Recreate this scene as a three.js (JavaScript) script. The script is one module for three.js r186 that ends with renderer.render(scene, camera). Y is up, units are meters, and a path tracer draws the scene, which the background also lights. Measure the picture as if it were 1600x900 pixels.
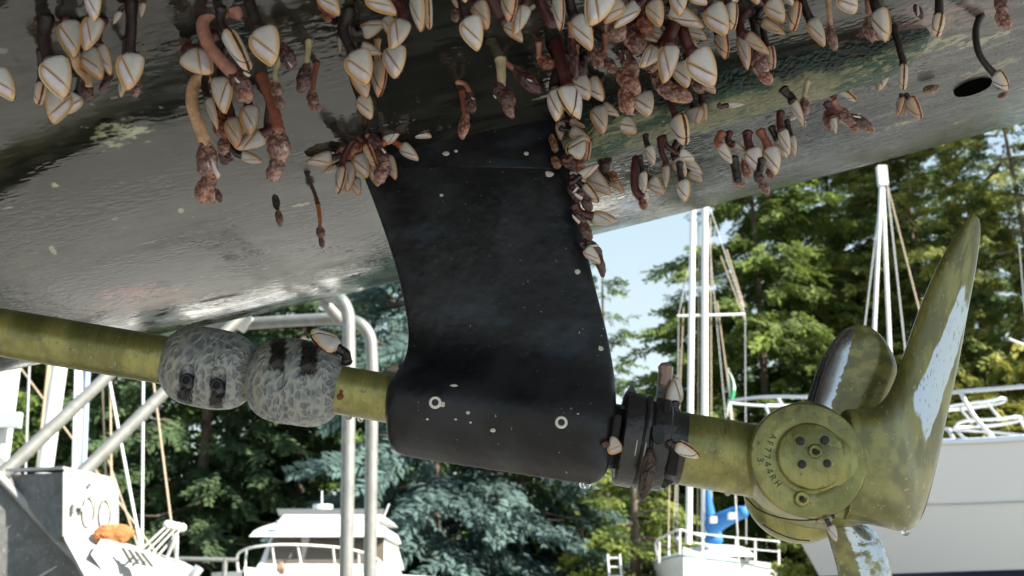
import * as THREE from 'three';
import { mergeGeometries, mergeVertices } from 'three/addons/utils/BufferGeometryUtils.js';
import { RoundedBoxGeometry } from 'three/addons/geometries/RoundedBoxGeometry.js';
import { FontLoader } from 'three/addons/loaders/FontLoader.js';
import { TextGeometry } from 'three/addons/geometries/TextGeometry.js';

// ---------------------------------------------------------------- camera, sky, sun, exposure
const F = 1715.6, PITCH = 16 * Math.PI / 180, EYE = 1.6;
const scene = new THREE.Scene();
const camera = new THREE.PerspectiveCamera(2 * Math.atan(450 / F) * 180 / Math.PI, 16 / 9, 0.05, 1500);
camera.position.set(0, EYE, 0);
camera.rotation.set(PITCH, 0, 0);
camera.focus = 0.86; camera.userData.fStop = 16;
scene.add(camera);
const renderer = new THREE.WebGLRenderer({ antialias: true });
renderer.toneMapping = THREE.LinearToneMapping;
renderer.toneMappingExposure = 3.2;
renderer.shadowMap.enabled = true;
const SUN = new THREE.Vector3(0.72, 0.62, 0.36).normalize();
{
  const W = 256, H = 128, d = new Float32Array(W * H * 4), v = new THREE.Vector3();
  for (let j = 0; j < H; j++) for (let i = 0; i < W; i++) {
    const th = (j + .5) / H * Math.PI - Math.PI / 2, ph = (i + .5) / W * 2 * Math.PI - Math.PI;
    v.set(Math.cos(th) * Math.cos(ph), Math.sin(th), Math.cos(th) * Math.sin(ph));
    const e = Math.max(0, v.y), a = Math.pow(1 - e, 1.7);
    const g = Math.pow(Math.max(0, v.dot(SUN)), 8) * .12;
    const o = (j * W + i) * 4;
    d[o] = .075 + .26 * a + g; d[o + 1] = .155 + .22 * a + g * .95; d[o + 2] = .275 + .065 * a + g * .85; d[o + 3] = 1;
  }
  const t = new THREE.DataTexture(d, W, H, THREE.RGBAFormat, THREE.FloatType);
  t.mapping = THREE.EquirectangularReflectionMapping; t.magFilter = t.minFilter = THREE.LinearFilter; t.needsUpdate = true;
  scene.background = t; scene.environment = t;
}
const sun = new THREE.DirectionalLight(new THREE.Color(1, .95, .86), 4.6);
sun.position.copy(SUN).multiplyScalar(60); sun.castShadow = true;
Object.assign(sun.shadow.camera, { left: -40, right: 40, top: 40, bottom: -40, near: 1, far: 160 });
sun.shadow.mapSize.set(4096, 4096); sun.shadow.bias = -.0005;
scene.add(sun); scene.add(sun.target);

// ---------------------------------------------------------------- helpers
const V = (x, y, z) => new THREE.Vector3(x, y, z);
function rng(s) { return () => { s |= 0; s = s + 0x6D2B79F5 | 0; let t = Math.imul(s ^ s >>> 15, 1 | s); t = t + Math.imul(t ^ t >>> 7, 61 | t) ^ t; return ((t ^ t >>> 14) >>> 0) / 4294967296; }; }
const lerp = (a, b, t) => a + (b - a) * t, clamp = (x, a = 0, b = 1) => Math.min(b, Math.max(a, x));
const sstep = (a, b, x) => { const t = clamp((x - a) / (b - a)); return t * t * (3 - 2 * t); };
// a survey reading (bearing and rise as seen from the tripod) and a distance -> a point of the yard
function ray(px, py) { const b = 450 - py; return V(px - 800, b * Math.cos(PITCH) + F * Math.sin(PITCH), b * Math.sin(PITCH) - F * Math.cos(PITCH)); }
function at(px, py, D) { const d = ray(px, py); d.multiplyScalar(D / -d.z); d.y += EYE; return d; }
const mpp = D => D / (F * Math.cos(PITCH));
const hash = (x, y) => { let n = Math.imul(x, 374761393) + Math.imul(y, 668265263) | 0; n = Math.imul(n ^ n >>> 13, 1274126177); return ((n ^ n >>> 16) >>> 0) / 4294967296; };
function noise(x, y) { const X = Math.floor(x), Y = Math.floor(y), u = x - X, v = y - Y, a = u * u * (3 - 2 * u), b = v * v * (3 - 2 * v); return lerp(lerp(hash(X, Y), hash(X + 1, Y), a), lerp(hash(X, Y + 1), hash(X + 1, Y + 1), a), b); }
function fbm(x, y, o = 4) { let s = 0, a = .5, n = 0; for (let i = 0; i < o; i++) { s += a * noise(x, y); n += a; x = x * 2.03 + 17.1; y = y * 2.03 + 9.7; a *= .5; } return s / n; }
const noise3 = (x, y, z) => (noise(x + z * .71, y - z * .37) + noise(y * 1.1 + 31, z + x * .43) + noise(z * .93 + 7, x - y * .29 + 13)) / 3;
const toS = c => Math.round(255 * clamp(c <= .0031308 ? c * 12.92 : 1.055 * Math.pow(c, 1 / 2.4) - .055));
function tex(W, H, fn, srgb, rep) {
  const d = new Uint8Array(W * H * 4);
  for (let j = 0; j < H; j++) for (let i = 0; i < W; i++) {
    const c = fn(i / W, j / H), o = (j * W + i) * 4;
    for (let k = 0; k < 3; k++) { const q = c.length ? c[k] : c; d[o + k] = srgb ? toS(q) : Math.round(255 * clamp(q)); } d[o + 3] = 255;
  }
  const t = new THREE.DataTexture(d, W, H); t.magFilter = THREE.LinearFilter; t.minFilter = THREE.LinearMipmapLinearFilter; t.generateMipmaps = true;
  t.wrapS = t.wrapT = THREE.RepeatWrapping; if (srgb) t.colorSpace = THREE.SRGBColorSpace; if (rep) t.repeat.set(rep[0], rep[1]); t.needsUpdate = true; return t;
}
const rgb = (r, g, b) => new THREE.Color().setRGB(r, g, b);
const std = (r, g, b, rough = .5, o = {}) => new THREE.MeshPhysicalMaterial({ color: rgb(r, g, b), roughness: rough, side: THREE.DoubleSide, ...o });
const mix3 = (a, b, t) => [lerp(a[0], b[0], t), lerp(a[1], b[1], t), lerp(a[2], b[2], t)];
const used = {};
function numbered(n) { if (used[n] === undefined) { used[n] = 0; return n; } used[n]++; return n + '_' + String(used[n]).padStart(3, '0'); }
function mesh(name, g, m, parent) { const o = new THREE.Mesh(g, m); o.name = parent ? name : numbered(name); o.castShadow = o.receiveShadow = true; (parent || scene).add(o); return o; }
function thing(name, label, category, pos, group) { const o = new THREE.Group(); o.name = numbered(name); if (pos) o.position.copy(pos); o.userData = { label, category }; if (group) o.userData.group = group; scene.add(o); return o; }
function tag(o, label, category, group) { o.userData = { label, category }; if (group) o.userData.group = group; return o; }
// geometry in world metres -> relative to its thing
const rel = (g, t) => g.translate(-t.position.x, -t.position.y, -t.position.z);
function put(name, g, m, t, sub) { const o = mesh(name, g, m, sub || t); o.geometry = rel(g, t); return o; }
function loft(rows, { closed = false, capA = false, capB = false, uv = null } = {}) {
  const n = rows[0].length, pos = [], uvs = [], idx = [];
  let len = 0;
  rows.forEach((r, i) => { if (i) len += r[0].distanceTo(rows[i - 1][0]); let w = 0; r.forEach((p, j) => { if (j) w += p.distanceTo(r[j - 1]); pos.push(p.x, p.y, p.z); const q = uv ? uv(p, i, j) : [w, len]; uvs.push(q[0], q[1]); }); });
  const m = closed ? n : n - 1;
  for (let i = 0; i < rows.length - 1; i++) for (let j = 0; j < m; j++) { const a = i * n + j, b = i * n + (j + 1) % n, c = a + n, d = b + n; idx.push(a, b, d, a, d, c); }
  const cap = (i, f) => { const c = V(0, 0, 0); rows[i].forEach(p => c.add(p)); c.multiplyScalar(1 / n); const k = pos.length / 3; pos.push(c.x, c.y, c.z); uvs.push(0, 0); for (let j = 0; j < m; j++) { const a = i * n + j, b = i * n + (j + 1) % n; f ? idx.push(k, b, a) : idx.push(k, a, b); } };
  if (capA) cap(0, true); if (capB) cap(rows.length - 1, false);
  const g = new THREE.BufferGeometry();
  g.setAttribute('position', new THREE.Float32BufferAttribute(pos, 3)); g.setAttribute('uv', new THREE.Float32BufferAttribute(uvs, 2)); g.setIndex(idx); g.computeVertexNormals(); return g;
}
function tube(pts, rad, { n = 14, rs = 10, flat = 1, round = true } = {}) {
  const c = pts.length > 2 ? new THREE.CatmullRomCurve3(pts, false, 'centripetal') : new THREE.LineCurve3(pts[0], pts[1]);
  const rows = []; let nn = null; const up0 = V(.13, .21, .97);
  const ring = (p, tg, r) => { if (!nn) nn = up0.clone().sub(tg.clone().multiplyScalar(up0.dot(tg))).normalize(); else nn.sub(tg.clone().multiplyScalar(nn.dot(tg))).normalize(); const bb = tg.clone().cross(nn), row = []; for (let j = 0; j < rs; j++) { const a = j / rs * 2 * Math.PI; row.push(p.clone().addScaledVector(nn, Math.cos(a) * r * flat).addScaledVector(bb, Math.sin(a) * r)); } return row; };
  for (let i = 0; i <= n; i++) { const t = i / n, p = c.getPoint(t), tg = c.getTangent(t), r = typeof rad === 'function' ? rad(t) : rad; if (i === 0 && round) rows.push(ring(p.clone().addScaledVector(tg, -r * .4), tg, r * .7)); rows.push(ring(p, tg, r)); if (i === n && round) rows.push(ring(p.clone().addScaledVector(tg, r * .4), tg, r * .7)); }
  return loft(rows, { closed: true, capA: true, capB: true });
}
const bar = (a, b, r, rs = 6) => tube([a, b], r, { n: 1, rs, round: false });
function box(a, b) { const g = new THREE.BoxGeometry(Math.abs(b.x - a.x), Math.abs(b.y - a.y), Math.abs(b.z - a.z)); return g.translate((a.x + b.x) / 2, (a.y + b.y) / 2, (a.z + b.z) / 2); }
function flatN(g) { const q = g.index ? g.toNonIndexed() : g; q.computeVertexNormals(); return q; }
const solid = (pts, depth) => planarUV(flatN(loft([pts, pts.map(p => p.clone().add(depth))], { closed: true, capA: true, capB: true })));
function planarUV(g) { const p = g.attributes.position, u = []; for (let i = 0; i < p.count; i++) u.push(p.getX(i) + p.getZ(i) * .6, p.getY(i) + p.getZ(i) * .35); g.setAttribute('uv', new THREE.Float32BufferAttribute(u, 2)); return g; }

const fleshBump = tex(256, 256, (u, v) => fbm(u * 16, v * 16, 4));
function blob(a, b, r, k, seed, n = 26) { const c = b.clone().sub(a), len = c.length(), g = new THREE.SphereGeometry(1, 26, 22), p = g.attributes.position, d = c.clone().normalize(), q = new THREE.Quaternion().setFromUnitVectors(V(0, 1, 0), d), m = a.clone().lerp(b, .5), v = V(); for (let i = 0; i < p.count; i++) { v.fromBufferAttribute(p, i); const f = .5 + .75 * noise3(v.x * 1.7 + seed, v.y * 2.6 + seed * 1.3, v.z * 1.7) + .38 * noise3(v.x * 4.4, v.y * 6 + seed, v.z * 4.4) + .12 * noise3(v.x * 11, v.y * 13 + seed, v.z * 11); v.set(v.x * r * f, v.y * len * .56 * (.8 + .25 * f), v.z * r * f * .8).applyQuaternion(q).add(m); p.setXYZ(i, v.x, v.y, v.z); } g.computeVertexNormals(); return g; }

// ---------------------------------------------------------------- ground
const concrete = tex(512, 512, (u, v) => { const n = fbm(u * 9, v * 9, 5), m = fbm(u * 90 + 4, v * 90, 2), s = sstep(.62, .75, fbm(u * 5 + 40, v * 5, 4)); const k = .27 + .14 * (n - .5) + .07 * (m - .5) - .09 * s; return [k, k * .96, k * .86]; }, true);
{
  const g = new THREE.PlaneGeometry(900, 900); g.rotateX(-Math.PI / 2); const u = g.attributes.uv; for (let i = 0; i < u.count; i++) u.setXY(i, u.getX(i) * 130, u.getY(i) * 130);
  const o = mesh('ground', g, new THREE.MeshStandardMaterial({ map: concrete, roughness: .9 })); o.userData = { kind: 'structure' };
}

// ---------------------------------------------------------------- the hauled-out boat
const ZC = -0.80, KB = .25;
const keelY = x => EYE + .358 + .25 * x + (x > 0 ? .03 : .012) * x * x;
const hullY = (x, z) => keelY(x) + KB * (z - ZC) * (z - ZC);
function onHull(px, py) {
  const d = ray(px, py); d.multiplyScalar(1 / -d.z); let lo = .3, hi = -1;
  for (let t = .32; t < 2.4; t += .01) if (EYE + d.y * t >= hullY(d.x * t, -t)) { hi = t; break; } else lo = t;
  if (hi < 0) return null;
  for (let i = 0; i < 24; i++) { const m = (lo + hi) / 2; if (EYE + d.y * m >= hullY(d.x * m, -m)) hi = m; else lo = m; }
  return V(d.x * hi, EYE + d.y * hi, -hi);
}
const boat = thing('sailboat', 'dark hull of hauled-out sailboat with black propeller strut, overhead', 'sailboat', V(0, 0, ZC));
// paint: nearly black bottom paint, scuffs, chips and slime patches, in metres x along the keel, z across
const HU0 = -1.1, HUW = 2.2, HV0 = -1.9, HVW = 1.9;
const huv = p => [(p.x - HU0) / HUW, (p.z - HV0) / HVW];
const marks = [[185, 212, .020, .011, [.34, .36, .22], .55], [222, 206, .010, .004, [.36, .37, .26], .5], [205, 458, .03, .02, [.38, .10, .13], .5], [235, 470, .06, .03, [.26, .17, .14], .45], [1420, 55, .07, .018, [.20, .13, .11], .45], [1490, 30, .06, .016, [.17, .11, .10], .45], [1380, 45, .03, .012, [.12, .05, .05], .5],
  [1460, 72, .03, .008, [.33, .32, .16], .5], [1530, 66, .03, .006, [.36, .33, .2], .5], [1405, 195, .02, .008, [.4, .36, .14], .5], [1500, 190, .012, .006, [.4, .36, .14], .5], [1550, 105, .03, .008, [.3, .28, .16], .5], [85, 290, .003, .002, [.5, .48, .25], .4], [1180, 300, .02, .006, [.3, .28, .2], .5], [1330, 240, .01, .004, [.4, .36, .1], .4], [133, 20, .006, .003, [.2, .22, .2], .5]]
  .map(m => { const p = onHull(m[0], m[1]); return p && { x: p.x, z: p.z, a: m[2], b: m[3], c: m[4], e: m[5] }; }).filter(Boolean);
const dashes = (() => { const r = rng(21), o = []; for (let i = 0; i < 240; i++) { const a = r() * .5 - .1 + (r() < .3 ? 1.2 : 0); o.push({ x: -.62 + r() * 1.3, z: -1.45 + r() * 1.0, l: .003 + r() * r() * .02, w: .0012 + r() * .0022, c: Math.cos(a), s: Math.sin(a), k: r() < .62 ? [.004, .004, .0035] : r() < .5 ? [.13, .13, .11] : [.28, .27, .2] }); } return o; })();
const dashGrid = {}; for (const d of dashes) { for (let i = -1; i <= 1; i++) for (let j = -1; j <= 1; j++) (dashGrid[Math.floor(d.x / .03) + i + ',' + (Math.floor(d.z / .03) + j)] ||= []).push(d); }
const hullMask = (x, z) => sstep(.5, .64, fbm(x * 7 + 3, z * 16 + 8, 4));
const hullMap = tex(2048, 1024, (u, v) => {
  const x = HU0 + u * HUW, z = HV0 + v * HVW;
  const n = fbm(x * 60, z * 110, 4), f = fbm(x * 9 + 5, z * 14, 4), sl = hullMask(x, z);
  let c = mix3([.009, .0095, .0085], [.026, .027, .023], sl * .6 + .4 * f);
  const k = .6 + .8 * n; c = [c[0] * k, c[1] * k, c[2] * k];
  const ch = noise(x * 330 + 9, z * 620), cm = sstep(.55, .7, fbm(x * 12 + 30, z * 20, 3));
  if (ch > .93 && cm > .2) c = mix3(c, [.22, .22, .19], .8 * cm);
  const st = fbm(x * 28 + 50, z * 170, 3); c = mix3(c, [.007, .007, .006], sstep(.58, .68, st) * .75);
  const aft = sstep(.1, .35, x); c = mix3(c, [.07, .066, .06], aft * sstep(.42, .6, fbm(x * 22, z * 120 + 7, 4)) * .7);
  for (const d of dashGrid[Math.floor(x / .03) + ',' + Math.floor(z / .03)] || []) { const ex = x - d.x, ez = z - d.z, p = Math.abs(ex * d.c + ez * d.s) / d.l, q = Math.abs(-ex * d.s + ez * d.c) / d.w, r2 = p * p + q * q; if (r2 < 1.6) c = mix3(c, d.k, sstep(.5, .7, 1.25 - r2 * .6 + .7 * (fbm(x * 600, z * 600, 2) - .5))); }
  for (const m of marks) { const dx = (x - m.x) / m.a, dz = (z - m.z) / (m.b * 2); const r = dx * dx + dz * dz; if (r < 4) { const w = sstep(m.e - .08, m.e + .12, fbm(x * 170 + 3, z * 260, 4) * 1.05 - .32 * (r - .35)); c = mix3(c, m.c, w * (.45 + .4 * noise(x * 420, z * 420))); } }
  return c;
}, true);
const hullRough = tex(1024, 1024, (u, v) => { const x = HU0 + u * HUW, z = HV0 + v * HVW; return .045 + .07 * hullMask(x, z) + .1 * sstep(.45, .7, fbm(x * 70, z * 120, 3)) + .12 * sstep(.05, .4, x); });
const hullBump = tex(2048, 2048, (u, v) => {
  const x = HU0 + u * HUW, z = HV0 + v * HVW; const m = .25 + .75 * sstep(.45, .62, fbm(x * 10 + 77, z * 20 + 3, 3)) + 1.1 * sstep(.02, .2, x);
  return .5 + .42 * m * (fbm(x * 150, z * 330, 3) - .5) + .5 * (fbm(x * 22 + 9, z * 26, 3) - .5) * .6;
});
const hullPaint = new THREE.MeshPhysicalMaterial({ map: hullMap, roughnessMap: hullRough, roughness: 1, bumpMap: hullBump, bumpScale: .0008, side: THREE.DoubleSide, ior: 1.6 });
const whitePaint = std(.78, .78, .76, .35);
{
  const sec = x => { // half section, keel to sheer, as [dz, y]
    const bow = clamp((-x - 1.5) / 4.2), w = 1.55 * Math.sqrt(1 - bow * bow * .96) * (x > 0 ? 1 - .05 * x : 1), o = [], nb = 30;
    for (let i = 0; i <= nb; i++) { const t = i / nb * .78 * w; o.push([t, hullY(x, ZC + t)]); }
    const [t0, y0] = o[nb], sl = 2 * KB * t0;
    for (let i = 1; i <= 8; i++) { const a = i / 8; o.push([lerp(t0, w, 1 - (1 - a) * (1 - a)), y0 + sl * (w - t0) * a + .22 * a * a]); }
    return [o, w, o[o.length - 1][1]];
  };
  const xs = []; for (let x = -5.6; x < -1; x += .4) xs.push(x); for (let x = -1; x < 1; x += .05) xs.push(x); for (let x = 1; x <= 2.21; x += .2) xs.push(x);
  const rows = xs.map(x => { const [o] = sec(x); return [...o.slice(1).reverse().map(q => V(x, q[1], ZC - q[0])), ...o.map(q => V(x, q[1], ZC + q[0]))]; });
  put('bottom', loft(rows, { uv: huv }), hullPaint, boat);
  for (const s of [-1, 1]) {
    const r2 = xs.map(x => { const [o, w, y] = sec(x); const top = 3.75 - .02 * (x + 2) + .01 * (x + 1) ** 2; return [0, .25, .6, 1].map(t => V(x, lerp(y + .002, top, t), ZC + s * w * (1 + .06 * Math.sin(t * Math.PI * .6)))); });
    put('topside', loft(r2), whitePaint, boat);
  }
  const dk = xs.map(x => { const [, w] = sec(x); const top = 3.75 - .02 * (x + 2) + .01 * (x + 1) ** 2; return [-1, -.5, 0, .5, 1].map(t => V(x, top - .002 + .06 * (1 - t * t), ZC + t * w * 1.057)); });
  put('deck', loft(dk), whitePaint, boat);
  { const x = xs[xs.length - 1], [o, w, y] = sec(x), top = 3.75 - .02 * (x + 2) + .01 * (x + 1) ** 2; const L = [...o.slice(1).reverse().map(q => V(x, q[1], ZC - q[0])), ...o.map(q => V(x, q[1], ZC + q[0]))]; put('transom', loft([L, L.map(p => V(x + .04, top, p.z))]), whitePaint, boat); }
  // fin keel standing on a timber block, forward of the frame
  const kr = [0, .25, .5, .75, 1].map(t => { const y = lerp(.32, 1.75, t), c = -2.55 - .1 * (1 - t), L = lerp(.95, 1.25, t) / 2, th = lerp(.16, .11, t); const r = []; for (let j = 0; j < 24; j++) { const a = j / 24 * Math.PI * 2; r.push(V(c + Math.cos(a) * L, y, ZC + Math.sin(a) * th)); } return r; });
  put('keel', loft(kr, { closed: true, capA: true, capB: true }), std(.03, .03, .03, .5), boat);
  const kb = thing('timber_block', 'timber block under the keel', 'block', V(-2.65, 0, ZC)); kb.userData.label = 'brown timber block carrying the keel of the hauled-out sailboat';
  put('timber', box(V(-3.2, 0, ZC - .3), V(-2.1, .32, ZC + .3)), std(.24, .17, .1, .85), kb);
  // dark drain opening in the skin, right of frame
  const c = onHull(1520, 135), q = []; const e1 = onHull(1547, 127).sub(onHull(1493, 143)).multiplyScalar(.5), e2 = onHull(1521, 126).sub(onHull(1519, 144)).multiplyScalar(.5);
  const rim = (k, dy) => { const r = []; for (let j = 0; j < 28; j++) { const a = j / 28 * 2 * Math.PI, p = c.clone().addScaledVector(e1, Math.cos(a) * k).addScaledVector(e2, Math.sin(a) * k); p.y = hullY(p.x, p.z) + dy; r.push(p); } return r; };
  const dr = put('drain_opening', loft([rim(1.12, -.0004), rim(1.06, -.003), rim(1, -.003), rim(.97, -.0012), rim(.5, -.001)], { closed: true, capB: true }), std(.002, .002, .002, .9, { specularIntensity: 0 }), boat); dr.userData = { label: 'black oval drain opening' };
  // weedy rib on the centreline aft of the strut
  const rows2 = [], N = 34;
  for (let i = 0; i <= N; i++) {
    const t = i / N, x = lerp(.028, .345, t), w = (.012 + .024 * sstep(0, .16, t)) * (1 - .35 * t) * (t > .88 ? Math.sqrt(1 - ((t - .88) / .12) ** 2 + .001) : 1), h = .04 * (1 - .3 * t) * (t > .85 ? Math.sqrt(1 - ((t - .85) / .15) ** 2 + .001) : 1), r = [];
    for (let j = 0; j <= 14; j++) { const a = j / 14 * Math.PI, z = ZC - .01 + Math.cos(a) * w; const nz = (noise3(x * 160, z * 160, j) - .5) * .004; r.push(V(x, hullY(x, z) + .003 - Math.pow(Math.sin(a), .7) * (h + nz), z)); }
    rows2.push(r);
  }
  const weed = tex(512, 256, (u, v) => { const side = sstep(.1, .22, v + .16 * (fbm(u * 34, v * 12, 3) - .5)), n = fbm(u * 50, v * 40, 4), m = fbm(u * 9 + 2, v * 7, 3), y = noise(u * 140, v * 90); let k = mix3([.025, .065, .04], [.17, .175, .105], sstep(.36, .58, m)); k = mix3(k, [.27, .25, .15], sstep(.55, .7, n) * .7); k = y > .9 ? mix3(k, [.36, .34, .2], .6) : k; return mix3(k, mix3([.006, .008, .007], [.008, .03, .022], m), 1 - side); }, true);
  const weedB = tex(512, 256, (u, v) => fbm(u * 90, v * 60, 4));
  const rb = put('rib', loft(rows2, { uv: (p, i, j) => [i / 34, j / 14] }), std(1, 1, 1, .5, { map: weed, bumpMap: weedB, bumpScale: .003 }), boat); rb.userData = { label: 'weedy green rib along the hull' };
}

// shaft axis: both ends read off the shaft's middle line
const DS = .8, A0 = at(0, 519, DS), A1 = at(1062, 700, DS), U = A1.clone().sub(A0).normalize(), W = V(-U.y, U.x, 0), Z = V(0, 0, 1);
const S = (px, py) => at(px, py, DS).sub(A0).dot(U);            // distance along the shaft
const ax = (s, p = 0, z = 0) => A0.clone().addScaledVector(U, s).addScaledVector(W, p).addScaledVector(Z, z);
function turned(prof, rs = 40, o = {}) { return loft(prof.map(([s, r]) => { const row = []; for (let j = 0; j < rs; j++) { const a = j / rs * 2 * Math.PI; row.push(ax(s, Math.cos(a) * r, Math.sin(a) * r)); } return row; }), { closed: true, ...o }); }
const u1 = mpp(DS);

// strut: one casting, blade blending into the bearing barrel
{
  const L = [[548, 225, 848, 110, 12, 2.2], [578, 300, 880, 225, 12, 2.2], [600, 360, 905, 340, 12, 2.2], [622, 430, 928, 440, 12, 2.2], [635, 495, 947, 515, 12, 2.3], [638, 530, 955, 556, 13, 2.4], [633, 560, 960, 590, 18, 2.8], [620, 590, 961, 630, 30, 4.5], [610, 615, 960, 662, 37, 7], [607, 640, 957, 690, 37.5, 8], [607, 664, 953, 712, 33.5, 8], [608, 684, 949, 730, 26.5, 8], [612, 698, 944, 743, 17.5, 7], [622, 708, 935, 752, 8, 5], [640, 714, 920, 757, 2, 4]];
  const I = []; // interpolate for a smooth skin
  for (let i = 0; i < L.length - 1; i++) for (let k = 0; k < 4; k++) { const t = k / 4, P = [L[Math.max(0, i - 1)], L[i], L[i + 1], L[Math.min(L.length - 1, i + 2)]]; I.push(P[0].map((_, q) => { const [a, b, c, d] = P.map(r => r[q]); return .5 * (2 * b + (c - a) * t + (2 * a - 5 * b + 4 * c - d) * t * t + (3 * b - a - 3 * c + d) * t * t * t); })); }
  I.push(L[L.length - 1]);
  const rows = I.map(l => { const a = at(l[0], l[1], DS), b = at(l[2], l[3], DS), m = a.clone().add(b).multiplyScalar(.5), h = b.clone().sub(a).multiplyScalar(.5), r = [], n = Math.max(2, l[5]), t = Math.max(1, l[4]) / 1000; for (let j = 0; j < 72; j++) { const th = j / 72 * 2 * Math.PI, c = Math.cos(th), s = Math.sin(th); const zz = Math.sign(s) * Math.pow(Math.abs(s), 2 / n) * t; r.push(m.clone().addScaledVector(h, Math.sign(c) * Math.pow(Math.abs(c), 2 / n)).add(V(0, 0, zz))); } return r; });
  const sm = tex(1024, 1024, (u, v) => { const n = fbm(u * 14, v * 14, 5), w = noise(u * 260, v * 260), w2 = noise(u * 90 + 5, v * 90), f = fbm(u * 30 + 8, v * 30, 3); let c = mix3([.006, .0065, .008], [.016, .0175, .021], sstep(.35, .7, n)); c = mix3(c, [.022, .032, .048], sstep(.6, .74, fbm(u * 10 + 30, v * 22, 4)) * .5); if (w > .975 && f > .52) c = mix3(c, [.45, .44, .4], .75); if (w2 > .965 && f > .62) c = mix3(c, [.28, .28, .25], .7); return c; }, true);
  const sr = tex(512, 512, (u, v) => .34 + .3 * (fbm(u * 20, v * 20, 4) - .3)), sb = tex(512, 512, (u, v) => fbm(u * 60, v * 60, 4) * .5 + .5 * fbm(u * 8, v * 8, 2));
  const black = new THREE.MeshPhysicalMaterial({ map: sm, roughnessMap: sr, roughness: 1, bumpMap: sb, bumpScale: .0012, side: THREE.DoubleSide, specularIntensity: .55 });
  const st = put('strut', loft(rows, { closed: true, capA: true, capB: true, uv: p => [p.x * 2.6 + .5 + p.z, p.y * 2.6] }), black, boat); st.userData = { label: 'black painted propeller strut' };
  const zf = (px, py) => { let b = -1; for (const l of I) { const xx = (px - l[0]) / (l[2] - l[0]); const y = lerp(l[1], l[3], xx); if (y > py) { const n = l[5], c = Math.abs(2 * xx - 1); return Math.pow(Math.max(0, 1 - Math.pow(c, n)), 1 / n) * l[4] / 1000; } } return .01; };
  const ring = std(.55, .54, .5, .5), dark = std(.01, .01, .01, .6);
  for (const [px, py] of [[680, 629], [877, 660]]) {
    const z = zf(px, py), p = at(px, py, DS - z), g = new THREE.TorusGeometry(.0033, .0012, 8, 24); g.translate(p.x, p.y, p.z);
    const r = put('screw', g, ring, boat, st); const h = new THREE.CylinderGeometry(.0032, .0032, .004, 6); h.rotateX(Math.PI / 2); h.translate(p.x, p.y, p.z - .0012); put('socket', h, dark, boat, st);
  }
  // chalky fouling scars left on the casting
  const scar = std(.42, .41, .37, .8);
  const rr = rng(5);
  for (const [px, py, r] of [[707, 608, 9], [760, 618, 6], [765, 610, 5], [920, 594, 5], [937, 545, 6], [902, 425, 5], [903, 648, 4], [822, 240, 4], [700, 165, 4], [697, 240, 5], [712, 236, 3], [705, 180, 5], [858, 272, 7], [690, 305, 3], [648, 607, 3], [731, 645, 3], [770, 672, 4], [690, 632, 5], [646, 590, 2], [735, 660, 2], [712, 655, 2], [800, 640, 2], [668, 655, 2]]) {
    const z = zf(px, py), p = at(px, py, DS - z), g = new THREE.IcosahedronGeometry(1, 2), q = g.attributes.position;
    for (let i = 0; i < q.count; i++) { const k = .55 + .9 * noise3(q.getX(i) * 1.6 + px, q.getY(i) * 1.6, q.getZ(i) * 1.6 + py); q.setXYZ(i, q.getX(i) * k * r * u1, q.getY(i) * k * r * u1 * .8, q.getZ(i) * k * .0007); }
    g.computeVertexNormals(); g.translate(p.x, p.y, p.z); put('fouling_scar', g, scar, boat, st);
  }
}

// ---------------------------------------------------------------- shaft, anodes, rope cutter, propeller: one rotating thing
const bz = tex(1024, 1024, (u, v) => { const n = fbm(u * 12, v * 12, 5), f = fbm(u * 90, v * 40, 3), s = noise(u * 420, v * 30), sp = noise(u * 210, v * 210); let c = mix3([.155, .155, .042], [.285, .27, .085], sstep(.3, .7, n)); c = mix3(c, [.11, .12, .04], sstep(.5, .7, fbm(u * 26 + 9, v * 18, 4)) * .5); c = mix3(c, [.2, .2, .1], sstep(.55, .75, f) * .5); c = mix3(c, [.09, .08, .02], (s > .75) * .2); if (sp > .93) c = mix3(c, [.4, .36, .14], .6); if (noise(u * 60 + 7, v * 60) > .94) c = mix3(c, [.13, .05, .03], .6); return c; }, true);
const bzR = tex(512, 512, (u, v) => .24 + .3 * fbm(u * 24, v * 24, 4)), bzB = tex(512, 512, (u, v) => .6 * fbm(u * 70, v * 70, 3) + .4 * fbm(u * 14, v * 14, 2));
const bronze = new THREE.MeshPhysicalMaterial({ map: bz, roughnessMap: bzR, roughness: 1, metalness: .55, bumpMap: bzB, bumpScale: .0007, side: THREE.DoubleSide, clearcoat: .35, clearcoatRoughness: .12 });
for (const t of [bz, bzR, bzB]) t.repeat.set(3.3, 3.3);
const drive = thing('propeller_shaft', 'olive bronze propeller shaft with zinc anodes, rope cutter and three-bladed propeller', 'propeller shaft', ax(S(560, 613)));
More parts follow.
